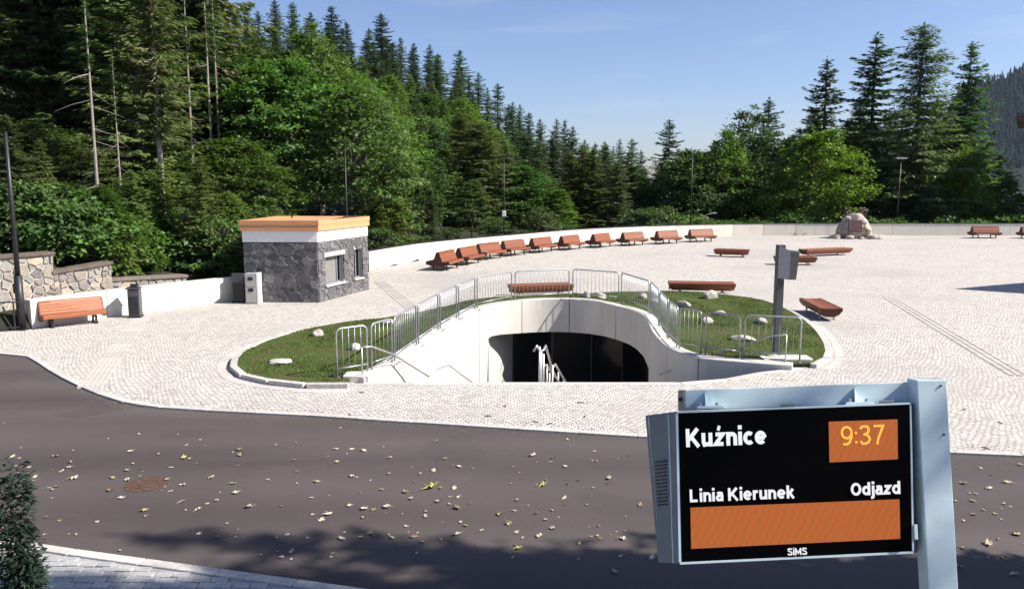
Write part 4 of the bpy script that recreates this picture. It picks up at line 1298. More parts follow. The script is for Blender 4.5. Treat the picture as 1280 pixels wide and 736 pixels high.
t = thing("mountain_house", "flat eaved timber house showing only its roof corner at the right edge", "building", (tp2.x + 1.4 * .85 + .53, tp2.y - 1.4 * .53 + .85, 0), -math.atan2(.53, .85))
for nm, x0, x1, y0, y1, z0, z1, mt in (("roof", -1.4, 9, -1, 11, tp2.z, tp2.z + .28, 'grey_metal'), ("soffit", -1.3, 8.9, -.9, 10.9, tp2.z - .35, tp2.z - .003, 'wood_dark'), ("wall", .4, 8, .4, 10, -2, tp2.z - .352, 'mortar')):
    MB().box(x0, x1, y0, y1, z0, z1).build(nm, M[mt], t)
wo = MB().box(2, 3.2, .33, .4, 3, 4.3).build("window", M['wood_light'], t)
MB().box(2.1, 3.1, .31, .329, 3.1, 4.2).build("pane", M['dark_glass'], wo)
# ------------------------------------------------------------------ trees
def kites(C, D, N, L, W, sag=0.0):
    """leaf blades: centre C, direction D, normal N, length L, width W -> verts, quads"""
    D = D / np.maximum(np.linalg.norm(D, axis=1, keepdims=True), 1e-9)
    S = np.cross(D, N); S /= np.maximum(np.linalg.norm(S, axis=1, keepdims=True), 1e-9)
    L = L[:, None]; W = W[:, None]
    dn = np.array([[0, 0, -1.0]])
    a = C - D * L * .5
    b = C - D * L * .05 + S * W * .5
    c = C + D * L * .5 + dn * L * sag
    d = C - D * L * .05 - S * W * .5
    V = np.stack([a, b, c, d], 1).reshape(-1, 3)
    F = np.arange(len(V)).reshape(-1, 4)
    return V, F
def rnd_dir(n, r):
    v = r.normal(size=(n, 3)); return v / np.linalg.norm(v, axis=1, keepdims=True)

def spruce_mesh(seed, h, rad, low=0.08, step=0.42, nb=(5, 8), droop=0.22, fill_=1.0, blade=(0.40, 0.17), gaps=0.06, powr=0.9, taper_low=0.12, hang=0.0, rag=.25):
    r = np.random.default_rng(seed)
    Cs, Ds, Ns, Ls, Ws = [], [], [], [], []
    lm = MB()
    z = low * h
    while z < h * 0.985:
        t = z / h
        prof = (1 - t) ** powr
        tl = (t - low) / taper_low
        if tl < 1: prof *= 0.55 + 0.45 * tl
        R0 = rad * prof
        k = int(r.integers(nb[0], nb[1] + 1))
        a0 = r.uniform(0, 6.28)
        for j in range(k):
            if r.random() < gaps: continue
            az = a0 + j * 6.283 / k + r.normal(0, .22)
            Rb = max(.14, R0 * (r.uniform(1 - rag * 1.3, 1 + rag * .7)) * (1 + .22 * math.sin(z * 1.9 + az * 2 + seed)))
            zb = z + r.normal(0, step * .3)
            out = np.array([math.cos(az), math.sin(az), 0]); lat = np.array([-math.sin(az), math.cos(az), 0])
            up = 0.45 * max(0, t - .55) * 2.0
            dr = droop * r.uniform(.6, 1.4) * (1 - t * .7)
            n = max(5, int(Rb / 0.05 * fill_))
            s = np.sort(r.uniform(.10, 1.0, n))
            zz = zb + Rb * (up * s - dr * np.sin(s * 2.4) )
            base = out[None] * (s * Rb)[:, None]; base[:, 2] = zz
            sd = np.where(r.random(n) < .5, -1.0, 1.0)
            wid = (0.10 + .30 * np.sin(np.clip(s, 0, 1) * 2.7)) * min(1.3, .35 + Rb * .30)
            off = r.uniform(.05, 1.0, n) * wid
            c = base + lat[None] * (sd * off)[:, None]
            c[:, 2] += -np.abs(off) * .35 + r.normal(0, .05, n) - hang * r.random(n)
            d = out[None] * r.uniform(.45, 1.1, n)[:, None] + lat[None] * (sd * r.uniform(.2, 1.1, n))[:, None]
            d[:, 2] = r.uniform(-.55, .12, n) + up * .7 - hang
            nn = np.tile(np.array([0, 0, 1.0]), (n, 1)) + r.normal(0, .42, (n, 3))
            Cs.append(c); Ds.append(d); Ns.append(nn)
            sc = (.55 + .45 * min(1, Rb / 1.4))
            Ls.append(blade[0] * r.uniform(.65, 1.35, n) * sc); Ws.append(blade[1] * r.uniform(.7, 1.3, n) * sc)
            if Rb > .5:
                q = 4
                pts = [(out * (Rb * f) * .92 + np.array([0, 0, zb + Rb * (up * f - dr * math.sin(f * 2.4)) - .02])) for f in np.linspace(0, 1, q)]
                rb = 0.012 + .014 * min(2.5, Rb) * .6
                lm.tube(pts, [rb, rb * .8, rb * .55, rb * .2], 3, cap=False)
        z += step * r.uniform(.75, 1.25) * (1 - .45 * t)
    # leader
    n = 26
    lk = h / 22
    c = np.zeros((n, 3)); c[:, 2] = r.uniform(h * .95, h * 1.0, n); c[:, :2] = r.normal(0, .05 * lk, (n, 2))
    d = r.normal(0, .5, (n, 3)); d[:, 2] = 1
    Cs.append(c); Ds.append(d); Ns.append(rnd_dir(n, r)); Ls.append(np.full(n, .30 * lk)); Ws.append(np.full(n, .10 * lk))
    V, F = kites(np.concatenate(Cs), np.concatenate(Ds), np.concatenate(Ns), np.concatenate(Ls), np.concatenate(Ws), .12)
    return V, F, lm

def trunk_mesh(h, r0, seed, top=.97, lm=None, bend=.012):
    rg = random.Random(seed)
    ph = rg.uniform(0, 6)
    pts = [(math.sin(ph + k * .9) * bend * h * .15 * k / 10, math.cos(ph + k * .7) * bend * h * .15 * k / 10, h * top * k / 10 - (.6 if k == 0 else 0)) for k in range(11)]
    m = MB().tube(pts, [r0 * (1.35 if k == 0 else 1) * (1 - .92 * k / 10) + .012 for k in range(11)], 8)
    if lm: m.add(lm.v, lm.f)
    return m.mesh("trunk", M['bark'], False)

def broad_mesh(seed, h, rad, cz=.58, hz=.42, nclump=190, per=46, leaf=.23, flat=.42, lobes=9, spread=.62, point=.0):
    r = np.random.default_rng(seed)
    ld = rnd_dir(lobes, r); la = r.uniform(.12, .38, lobes)
    d = rnd_dir(nclump, r)
    d[:, 2] = np.where(d[:, 2] < -.75, -d[:, 2], d[:, 2])
    env = .80 + ((np.clip(d @ ld.T, 0, 1) ** 4) * la).sum(1)
    rr = np.where(r.random(nclump) < .74, r.uniform(.78, 1.04, nclump), r.uniform(.25, .8, nclump))
    cc = d * (env * rr)[:, None] * np.array([rad, rad, hz * h])
    up_ = np.clip(cc[:, 2] / (hz * h), -1, 1.2)
    cc[:, :2] *= (1 - point * np.clip(up_, 0, 1.2) ** 1.3 + .10 * point * (up_ < 0))[:, None]
    cc[:, 2] += cz * h
    cr = rad * .125 * r.uniform(.6, 1.45, nclump) * spread / .62
    n = nclump * per
    ci = np.repeat(np.arange(nclump), per)
    g = r.normal(size=(n, 3)) * np.array([1, 1, flat])
    pos = cc[ci] + g * cr[ci][:, None] * .75
    outd = cc[ci] - np.array([0, 0, cz * h - .1 * h]); outd /= np.linalg.norm(outd, axis=1, keepdims=True)
    D = outd * .5 + g * .5 + r.normal(0, .45, (n, 3)); D[:, 2] -= .35
    N = np.array([0, 0, 1.0]) * .85 + outd * .35 + r.normal(0, .42, (n, 3))
    L = leaf * r.uniform(.6, 1.35, n); W = L * r.uniform(.55, .8, n)
    V, F = kites(pos, D, N, L, W, .1)
    lm = MB()
    for i in r.choice(nclump, min(nclump, 42), replace=False):
        e = cc[i]; z0 = min(e[2] * .82, h * r.uniform(.18, .6))
        mid = np.array([e[0] * .45, e[1] * .45, z0 + (e[2] - z0) * .62])
        lm.tube([(0, 0, z0), mid, e], [.05 + h * .0022, .03 + h * .001, .012], 4, cap=False)
    return V, F, lm

TREE = {}
def reg(key, name, V, F, lm, h, r0, leafmat, top=.97):
    me = np_mesh("crown", V, F, M[leafmat])
    TREE[key] = (name, me, trunk_mesh(h, r0, sum(map(ord, key)) % 97, top, lm), h)
def make_variants():
    for k in range(4):
        reg("spruce%d" % k, "spruce_tree", *spruce_mesh(100 + k, 22, 3.5 + .3 * (k % 2), low=.05 + .04 * k, droop=.20 + .05 * k, gaps=.08 + .04 * k, powr=.58, rag=.5), 22, .26, 'leaf_spruce')
    for k in range(3):
        reg("slim%d" % k, "spruce_tree", *spruce_mesh(140 + k, 22, 2.7 + .2 * k, low=.10, step=.46, nb=(5, 7), droop=.30, fill_=.95, gaps=.12, powr=.58, rag=.5), 22, .24, 'leaf_spruce')
    for k in range(3):
        reg("tall%d" % k, "spruce_tree", *spruce_mesh(170 + k, 22, 3.6, low=.12, step=.58, nb=(5, 7), droop=.26, fill_=1.3, gaps=.14, powr=.54, rag=.45, blade=(.42, .18)), 22, .30, 'leaf_spruce')
    for k in range(2):
        reg("larch%d" % k, "larch_tree", *spruce_mesh(190 + k, 22, 3.5, low=.07, step=.38, nb=(5, 8), droop=.08, fill_=1.2, gaps=.10, powr=.46, rag=.5, blade=(.34, .12), hang=.18), 22, .28, 'leaf_larch')
    for k in range(3):
        reg("soft%d" % k, "spruce_tree", *spruce_mesh(300 + k, 22, 3.4, low=.05, step=.44, nb=(5, 8), droop=.30, fill_=1.1, gaps=.12, powr=.52, rag=.45, blade=(.42, .17), hang=.10), 22, .25, 'leaf_soft')
    for k in range(5):
        reg("broad%d" % k, "broadleaf_tree", *broad_mesh(210 + k, 12, 3.9 + .3 * (k % 3), cz=.56, hz=.44, nclump=330, per=46, leaf=.30, lobes=8 + k, point=(.55, .35, .5, .2, .4)[k]), 12, .2, 'leaf_broad', .8)
    for k in range(2):
        reg("column%d" % k, "broadleaf_tree", *broad_mesh(230 + k, 12, 2.5, cz=.54, hz=.46, nclump=260, per=44, leaf=.26, lobes=10, point=.6), 12, .16, 'leaf_broad', .85)
    for k in range(4):
        reg("shrub%d" % k, "shrub", *broad_mesh(250 + k, 2.2, 1.45, cz=.50, hz=.50, nclump=80, per=36, leaf=.16, lobes=7, spread=.85), 2.2, .035, 'leaf_shrub', .7)
    # conifer with a long clear stem below its crown
    V, F, lm = spruce_mesh(330, 20, 2.6, low=.36, step=.44, nb=(5, 7), droop=.32, fill_=1.1, gaps=.12, powr=.55, rag=.5, hang=.1)
    reg("clear0", "spruce_tree", V, F, lm, 20, .17, 'leaf_soft')
    TREE["clear0"][2].materials.clear(); TREE["clear0"][2].materials.append(M['bark_pale'])
    # tall bare stem with dead twigs and a thin top
    for k in range(2):
        V, F, lm = spruce_mesh(270 + k, 20, 1.7, low=.62, step=.5, nb=(3, 5), droop=.3, gaps=.2)
        rg = random.Random(k)
        for q in range(20):
            z = rg.uniform(2.2, 13); a = rg.uniform(0, 6.28); L = rg.uniform(.5, 2.3)
            lm.tube([(0, 0, z), (math.cos(a) * L * .55, math.sin(a) * L * .55, z - L * .18), (math.cos(a) * L, math.sin(a) * L, z - L * rg.uniform(.1, .45))], [.026, .016, .006], 4, cap=False)
        name = "bare%d" % k
        me = np_mesh("crown", V, F, M['leaf_spruce'])
        tm = trunk_mesh(20, .125, 3 + k, .99, lm, .006)
        tm.materials.clear(); tm.materials.append(M['bark_pale'])
        TREE[name] = ("bare_trunk_tree", me, tm, 20)
make_variants()
n_tree = 0
def plant(key, x, y, z, h, wf=1.0, label=None, group=None, cat=None, rot=None, lean=0.0):
    global n_tree
    name, cm, tm, h0 = TREE[key]
    o = thing(name, label, cat or ("shrub" if name == "shrub" else "tree"), (x, y, z), random.uniform(0, 6.28) if rot is None else rot, group)
    s = h / h0
    o.scale = (s * wf, s * wf, s)
    o.rotation_euler.x = lean
    c = obj_from_mesh("foliage" if name == "shrub" else "crown", cm, None, o)
    t = obj_from_mesh("stem" if name == "shrub" else "trunk", tm, None, o)
    n_tree += 1
    return o
def at_px(key, u, vtop, r, wpx=None, label=None, group=None, zb=None, **kw):
    """tree whose tip is seen at (u, vtop) standing r metres out; wpx = width of its crown"""
    p = PY(u, vtop, r)
    z = terr(p.x, p.y) if zb is None else zb
    h = max(1.0, p.z - z)
    name, cm, tm, h0 = TREE[key]
    if r > 40 and wpx:
        rmin = r_wall(math.atan2(p.x, p.y)) + 1.0 + wpx / 2000 * r * 1.3
        hyp = math.hypot(p.x, p.y)
        if hyp < rmin:
            r = r * rmin / hyp; p = PY(u, vtop, r); z = terr(p.x, p.y) if zb is None else zb; h = max(1.0, p.z - z)
    wf = 1.0
    if wpx:
        r0 = {'spruce': 3.1, 'slim': 2.1, 'tall': 3.5, 'larch': 3.4, 'soft': 3.4, 'broad': 4.2, 'column': 2.5, 'shrub': 1.45, 'bare': 1.7, 'clear': 2.6}[key.rstrip('0123456789')]
        wf = (wpx / 1000 * r / 2) / (r0 * h / h0)
    return plant(key, p.x, p.y, z - .1, h, wf, label, group, **kw)

# trees one can name
named = [
    # left edge of the wood
    ("bare0", 100, -70, 30.5, None, "tall bare pale trunk with dead twigs rising above the middle tier of the rubble wall"),
    ("clear0", 181, -120, 33.5, 120, "conifer with a straight clear brown trunk between the rubble wall and the kiosk"),
    ("bare1", 226, -70, 43, None, "thin bare trunk high in the wood left of two paired ones"),
    ("bare0", 251, -75, 45, None, "left one of two paired thin bare trunks high in the wood"),
    ("bare1", 262, -60, 45.5, None, "right one of two paired thin bare trunks high in the wood"),
    ("bare0", 139, 60, 36, None, "short dark bare trunk in the shade between the two tall pale trunks"),
    ("broad0", 352, 66, 47, 175, "large bright green broadleaf tree towering over the kiosk"),
    ("broad1", 442, 118, 45, 150, "rounded bright broadleaf tree whose crown reaches the wall right of the kiosk"),
    ("broad2", 285, 170, 40, 150, "broadleaf tree leaning over the left end of the kiosk roof"),
    ("broad3", 205, 205, 37, 150, "low leafy broadleaf tree behind the slim litter bin and the low wall"),
    ("broad4", 42, 165, 36, 150, "bushy broadleaf tree above the tallest rubble wall at the far left"),
    ("larch1", 158, -120, 42, 190, "big feathery conifer with hanging boughs between the two bare trunks"),
    ("soft0", 30, -110, 44, 170, "big spruce filling the top left corner of the wood"),
    ("spruce1", 232, -60, 48, 130, "dark spruce right of the straight bare trunk"),
    ("larch0", 596, 150, 62, 120, "light green feathery tree left of the middle lamp post"),
    ("broad2", 650, 205, 64, 105, "leafy tree directly behind the middle lamp post"),
    ("column0", 697, 232, 62, 46, "small bright green columnar tree over the fifth and sixth benches of the row"),
    ("larch1", 728, 178, 78, 80, "olive green feathery tree behind the small bright columnar one"),
    ("spruce2", 790, 205, 82, 90, "broad dark spruce standing where the sky dips lowest, over the eighth bench"),
    ("spruce3", 837, 147, 92, 62, "slender pointed spruce right of the dip in the treeline"),
    ("broad3", 872, 178, 78, 110, "dark broadleaf tree over the last bench of the row"),
    ("broad4", 930, 166, 80, 105, "rounded dark broadleaf tree left of the signpost"),
    ("spruce0", 962, 120, 96, 80, "pointed spruce behind the rounded broadleaf trees near the signpost"),
    ("broad0", 1022, 160, 70, 130, "wide bright green broadleaf tree behind the boulder monument"),
    ("tall1", 1035, 69, 90, 90, "sparse spruce with open level boughs above the boulder monument"),
    ("tall0", 1097, 39, 80, 118, "tall dark spruce right of the sparse one, with widely spaced boughs"),
    ("larch1", 1156, 26, 76, 130, "tallest feathery tree on the right, with a thin ragged top"),
    ("spruce1", 1216, 50, 82, 92, "slim spruce at the right end of the tall group"),
    ("column1", 1262, 225, 74, 60, "small bright leafy tree beside the right hand edge over the grey wall"),
    ("larch0", 1180, 150, 84, 110, "olive green tree filling the gap between the two rightmost tall trees"),
    ("broad1", 1075, 175, 88, 110, "dark leafy tree between the sparse spruce and the tall spruce"),
    ("spruce2", 1250, 190, 100, 70, "low spruce between the right end of the tall group and the view's edge"),
]
for key, u, v, r, w, lab in named:
    at_px(key, u, v, r, w, lab)

# skyline spruces on the ridge
NTH = ["first", "second", "third", "fourth", "fifth", "sixth", "seventh", "eighth", "ninth", "tenth", "eleventh", "twelfth", "thirteenth", "fourteenth", "fifteenth", "sixteenth", "seventeenth", "eighteenth", "nineteenth", "twentieth", "twenty-first", "twenty-second", "twenty-third", "twenty-fourth", "twenty-fifth", "twenty-sixth", "twenty-seventh", "twenty-eighth"]
G_SKY = "spruces along the ridge skyline"
for i, (u, v) in enumerate([(306, 9), (322, 12), (343, -2), (366, 2), (388, 14), (414, 7), (433, 26), (457, 47), (476, 15), (500, 46), (517, 52), (537, 55), (547, 66), (575, 62), (598, 90), (622, 103), (641, 126), (650, 130), (661, 139), (675, 147), (696, 148), (706, 149), (716, 156), (731, 174), (744, 177), (756, 175), (775, 173), (790, 172)]):
    kk = ("spruce%d" % (i % 4)) if u in (414, 476, 575) or i % 3 == 0 else ("tall%d" % (i % 3)) if i % 3 == 1 else ("slim%d" % (i % 3))
    at_px(kk, u, v, 225 - 60 * (u > 640) + (i * 37 % 30), random.uniform(28, 40) if u not in (414, 476, 575) else 48, "%s dark spruce from the left pointing into the sky along the wooded ridge" % NTH[i], G_SKY)
# rows down the hillside, each a little below the one behind
def row(r, us_, kinds, below, h, label, group, wj=(.85, 1.2), jr=6):
    for u in us_:
        u2 = u + random.uniform(-9, 9); r2 = r + random.uniform(-jr, jr)
        p = PY(u2, 228, r2); z = terr(p.x, p.y)
        hh = random.uniform(*h)
        top_v = 228 - (z + hh - CAM_H) / r2 * 1000
        lim = skyline(u2) + below
        if top_v < lim: hh = max(5, (228 - lim) / 1000 * r2 + CAM_H - z)
        k = random.choice(kinds)
        need = r_wall(math.atan2(p.x, p.y)) + 1.2 + hh / 12 * 4.6
        if math.hypot(p.x, p.y) < need and r > 70:
            f_ = need / math.hypot(p.x, p.y); p = Vector((p.x * f_, p.y * f_, 0)); z = terr(p.x, p.y)
        plant(k, p.x, p.y, z - .2, hh, random.uniform(*wj) * (1.15 if k.startswith('broad') else 1.0), label, group)
SP = ["spruce0", "spruce1", "spruce2", "spruce3", "slim0", "slim1"]
BR = ["broad0", "broad1", "broad2", "broad3", "broad4"]
L1 = "conifer packed among others on the steep wooded hillside on the left"
L2 = "leafy tree growing among the conifers of the wooded hillside on the left"
row(196, range(270, 800, 19), SP, 14, (21, 27), L1, "conifers of the left hillside", (1.0, 1.4))
row(158, range(230, 790, 24), SP + ["larch0"], 30, (20, 26), L1, "conifers of the left hillside", (1.0, 1.4))
row(126, range(150, 780, 28), SP + ["larch0", "soft1", "soft2"], 46, (17, 24), L1, "conifers of the left hillside", (1.0, 1.35))
row(116, range(240, 720, 48), BR, 62, (13, 17), L2, "leafy trees of the left hillside")
row(94, range(60, 720, 36), SP + ["larch1", "soft0", "soft1", "soft2"], 62, (15, 22), L1, "conifers of the left hillside", (1.0, 1.3), jr=5)
row(80, range(180, 640, 50), BR, 84, (11, 15), L2, "leafy trees of the left hillside", jr=4)
row(64, range(-20, 560, 46), ["soft0", "tall1", "larch0", "spruce2", "soft2"], 74, (17, 25), L1, "conifers of the left hillside", jr=3)
row(54, range(-30, 480, 48), BR, 60, (9, 19), L2, "leafy trees of the left hillside", jr=3)
row(47, range(-90, 300, 40), ["soft0", "soft1", "larch0", "soft2", "spruce3"], -300, (20, 27), L1, "conifers of the left hillside", jr=3)
# valley trees in the middle and right distance
L3 = "conifer of the far treeline closing the view behind the bench row"
row(130, range(745, 905, 26), SP, 6, (13, 18), L3, "far treeline", jr=8)
row(108, range(880, 1230, 34), SP + ["larch0"], 6, (14, 20), "conifer standing behind the taller trees on the right", "trees behind the right group", jr=7)
row(88, range(740, 1000, 44), ["broad1", "broad2", "spruce1", "column0"], 44, (9, 12.5), "leafy tree standing lower behind the far wall", "lower trees behind the far wall", jr=5)
row(79, range(905, 1290, 46), ["broad0", "broad3", "column1", "broad4"], 60, (6.5, 9), "leafy tree standing lower behind the far wall", "lower trees behind the far wall", jr=3)
_used = {}
def edge_label(k, u, v):
    what = {'spruce': "dark green spruce", 'larch': "olive feathery conifer", 'soft': "soft light green conifer", 'broad': "leafy broad tree", 'column': "narrow leafy tree"}[k.rstrip('0123456789')]
    spots = [(478, "right of the kiosk roof"), (515, "above the start of the curved wall"), (560, "over the first bench"), (592, "over the second bench"), (612, "over the third bench"), (640, "over the fourth bench"), (672, "over the fifth bench"), (712, "over the sixth bench"), (750, "over the seventh bench"), (790, "over the eighth bench"), (834, "over the ninth bench"), (870, "over the last bench"), (905, "right of the last bench"), (945, "left above the signpost head"), (990, "right above the signpost head"), (1022, "left of the boulder monument"), (1066, "directly above the boulder monument"), (1100, "right of the boulder monument"), (1121, "beside the pale headed lamp post"), (1165, "right of the pale headed lamp post"), (1200, "left of the lone right hand bench"), (1235, "above the lone right hand bench")]
    base = what + " behind the wall, " + min(spots, key=lambda q: abs(q[0] - u))[1]
    n = _used.get(base, 0); _used[base] = n + 1
    return base if n == 0 else base + (", second of two" if n == 1 else ", third")
LF = "leafy or soft needled tree of the wood's edge right behind the curved wall"
rg_ = random.Random(19)
for u, v, r, w, k in ((478, 182, 52, 70, "soft0"), (500, 150, 58, 76, "soft1"), (522, 186, 56, 66, "broad1"), (540, 150, 66, 74, "spruce2"), (556, 176, 60, 66, "soft2"), (574, 138, 72, 80, "larch0"), (612, 152, 70, 74, "soft1"), (632, 178, 64, 70, "larch1"),
                     (655, 165, 80, 74, "spruce3"), (672, 178, 72, 66, "soft0"), (690, 170, 88, 66, "spruce0"), (712, 188, 76, 66, "soft2"), (742, 184, 76, 64, "soft1"), (758, 178, 86, 62, "spruce2"), (772, 200, 76, 60, "larch0"), (786, 188, 90, 60, "spruce1"), (806, 208, 80, 62, "soft0"), (826, 200, 84, 62, "larch1"), (848, 184, 84, 70, "spruce3"), (862, 200, 78, 70, "broad1"),
                     (893, 176, 84, 76, "soft1"), (912, 184, 78, 76, "broad4"), (945, 170, 84, 76, "soft2"), (985, 170, 82, 84, "broad2"), (1000, 158, 92, 84, "spruce1"), (1060, 150, 82, 84, "soft0"), (1112, 140, 86, 96, "larch0"), (1130, 130, 92, 100, "spruce3"), (1076, 120, 96, 90, "spruce0"), (1172, 120, 86, 100, "larch1"), (1196, 160, 80, 90, "soft1"), (1232, 168, 92, 70, "soft2"), (1140, 190, 76, 84, "larch1"), (1205, 205, 76, 80, "broad4"), (1020, 130, 94, 90, "soft2")):
    at_px(k, u, v, r, w, edge_label(k, u, v), "trees of the wood's edge behind the curved wall")
# undergrowth along the walls
GS = "shrubs along the walls"
for i in range(52):
    u = -40 + i * 9.6 if i < 40 else 470 + (i - 40) * 30 + random.uniform(-4, 4)
    th = math.atan2((u - 640) / 1000, 1.0)
    off = random.uniform(2.6, 6.5) if u < 240 else random.uniform(2.2, 6.0)
    r = r_wall(th) + off
    x, y = r * math.sin(th), r * math.cos(th)
    plant("shrub%d" % (i % 4), x, y, terr(x, y) - .15, random.choice((.7, .9, 1.2, 1.5, 2.3)), random.uniform(.8, 1.5), "bright green shrub in the undergrowth on the bank above the low wall and rubble walls", GS)
for i in range(20):
    u = 800 + i * 26 + random.uniform(-6, 6)
    th = math.atan2((u - 640) / 1000, 1.0)
    r = r_wall(th) + random.uniform(2.8, 6)
    x, y = r * math.sin(th), r * math.cos(th)
    plant("shrub%d" % (i % 4), x, y, terr(x, y) - .15, random.uniform(1.2, 2.0) + (1.3 if u > 800 else 0), random.uniform(.9, 1.4), "shrub showing just above the dark coping of the far curved wall", "shrubs behind the far wall")
for i, u in enumerate((20, 58, 92, 132, 168, 206, 252, 288, 470, 498, 540, 590)):
    th = math.atan2((u - 640) / 1000, 1.0); r = r_wall(th) + 3.4 + (i % 3) * .9
    x, y = r * math.sin(th), r * math.cos(th)
    plant(("soft0", "soft1", "larch0", "column0")[i % 4], x, y, terr(x, y) - .1, random.uniform(2.6, 4.6), 1.5, "sapling standing among the shrubs on the bank behind the walls", "saplings on the bank")
# fallen log on the bank
a, b = PY(216, 322, 34.5), PY(272, 341, 33.2)
m = MB().tube([Vector((0, 0, 0)), (b - a) * .5 + Vector((0, 0, .05)), b - a], [.07, .09, .11], 8)
o = m.build("fallen_log", M['bark_pale']); o.location = a
props(o, "bare fallen log lying on the bank left of the kiosk", "log")

# small dark spruce close by at the lower left
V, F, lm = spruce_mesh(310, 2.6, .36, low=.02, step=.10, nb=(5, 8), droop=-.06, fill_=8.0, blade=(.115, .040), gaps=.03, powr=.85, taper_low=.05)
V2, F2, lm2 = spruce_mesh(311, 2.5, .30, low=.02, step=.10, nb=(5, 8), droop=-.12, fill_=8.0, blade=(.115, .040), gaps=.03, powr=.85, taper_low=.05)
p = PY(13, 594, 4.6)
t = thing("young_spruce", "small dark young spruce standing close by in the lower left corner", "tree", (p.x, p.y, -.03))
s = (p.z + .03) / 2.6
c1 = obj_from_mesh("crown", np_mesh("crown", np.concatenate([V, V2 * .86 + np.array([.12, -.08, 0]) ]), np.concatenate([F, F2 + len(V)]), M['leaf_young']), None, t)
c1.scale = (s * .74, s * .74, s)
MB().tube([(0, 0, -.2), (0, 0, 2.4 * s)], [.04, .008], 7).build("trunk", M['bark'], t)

# trees to the right and behind, out of view, that shade the near asphalt
def shade(key, u, v, h, wf):
    g = G(u, v); q = g + (sun_dir / sun_dir.z) * h
    return (key, q.x, q.y - (0.7 if key[0] == 'b' else 0), h, wf)
for k, (key, x, y, h, wf) in enumerate((shade("spruce0", 125, 664, 16, .5), shade("spruce1", 420, 692, 13.5, .6), shade("spruce3", 720, 703, 10.5, .8), shade("broad0", 620, 735, 11, .55), shade("spruce2", 1010, 710, 7, 1.1), shade("broad3", 900, 735, 8.5, .6), shade("broad1", 150, 742, 15, .36), shade("broad2", 380, 752, 14, .38), shade("broad4", 60, 735, 17, .42))):
    plant(key, x, y, -.05, h, wf, "tree standing right of the viewer whose shade falls on the near asphalt", "shade trees beside the viewpoint")

# ------------------------------------------------------------------ far mountain on the right
def mtop(u): return float(np.interp(u, [1090, 1150, 1186, 1240, 1280, 1340, 1420, 1600, 1900], [225, 190, 104, 93, 74, 60, 40, 20, 60]))
MV, MF = [], []
us2 = np.linspace(1090, 1900, 60); ds = np.linspace(0, 1, 16)
for u in us2:
    for d in ds:
        y = 1150 + 350 * d
        zt = (228 - mtop(u)) / 1000 * 1500 + 4 - 15
        z = -6 + (zt + 6) * d ** 1.2
        MV.append(((u - 640) / 1000 * y, y, z + 6 * math.sin(u * .11 + d * 7) * d * (1 - d)))
for u in us2:                                # far side falls away
    pass
for i in range(len(us2) - 1):
    for j in range(len(ds) - 1):
        a = i * len(ds) + j
        MF.append((a, a + len(ds), a + len(ds) + 1, a + 1))
mm = MB(); mm.v, mm.f = MV, MF
props(mm.build("mountain", M['needle_far'], smooth=True), kind="structure")
r = np.random.default_rng(3)
CV, CF = [], []
for i in range(5200):
    u = r.uniform(1150, 1500); d = r.uniform(0.1, 1.0) ** .7
    y = 1150 + 350 * d
    zt = (228 - mtop(u)) / 1000 * 1500 + 4 - 15
    x = (u - 640) / 1000 * y; z = -6 + (zt + 6) * d ** 1.2 - 2
    h = r.uniform(11, 21); w = h * r.uniform(.13, .2)
    for z0, z1, ww in ((.1, .55, w), (.38, .78, w * .75), (.62, 1.0, w * .5)):
        b = len(CV); n = 5; a0 = r.uniform(0, 6)
        CV += [(x + ww * math.cos(a0 + 6.283 * k / n), y + ww * math.sin(a0 + 6.283 * k / n), z + h * z0) for k in range(n)] + [(x, y, z + h * z1)]
        CF += [(b + k, b + (k + 1) % n, b + n) for k in range(n)]
o = obj_from_mesh("distant_forest", np_mesh("distant_forest", CV, CF, M['needle_far']))
props(o, "far off blue green spruce forest covering the mountain on the right", kind="stuff")
# ------------------------------------------------------------------ departure display close by
RX = cam.rotation_euler.to_matrix()
ROLL = math.atan(0.040)
LR = RX @ Matrix.Rotation(ROLL, 3, 'Z')
def cp(u, v, depth): return Vector((0, 0, CAM_H)) + RX @ Vector(((u - 640) / F_PX * depth, (368 - v) / F_PX * depth, -depth))
dwn = (cp(1180, 736, 3.98) - cp(1165, 474, 3.98)).normalized()
ptop = cp(1165, 474, 3.98)
base = ptop + dwn * ((ptop.z + .03) / -dwn.z)
sg = thing("departure_display", "blue grey pole with a black electronic departure board reading Kuźnice close to the viewer", "sign", base)
sg.rotation_euler = LR.to_euler()
inv = LR.transposed()
def S(u, v, depth=4.0): return inv @ (cp(u, v, depth) - base)
D0, D1 = 4.0, 4.22
# housing: front a little smaller than the back
ft = [S(845, 514, D0), S(1138, 503, D0), S(1141, 690, D0), S(849, 704, D0)]
bk = [S(806, 519, D1), S(1150, 506, D1), S(1155, 690, D1), S(822, 702.5, D1)]
hs = MB().hexa(bk[::-1], ft[::-1])
ho = hs.build("housing", M['sign_dark'], sg, bevel=.006)  # shade of the left cheek put into the colour, darker than beam and pole
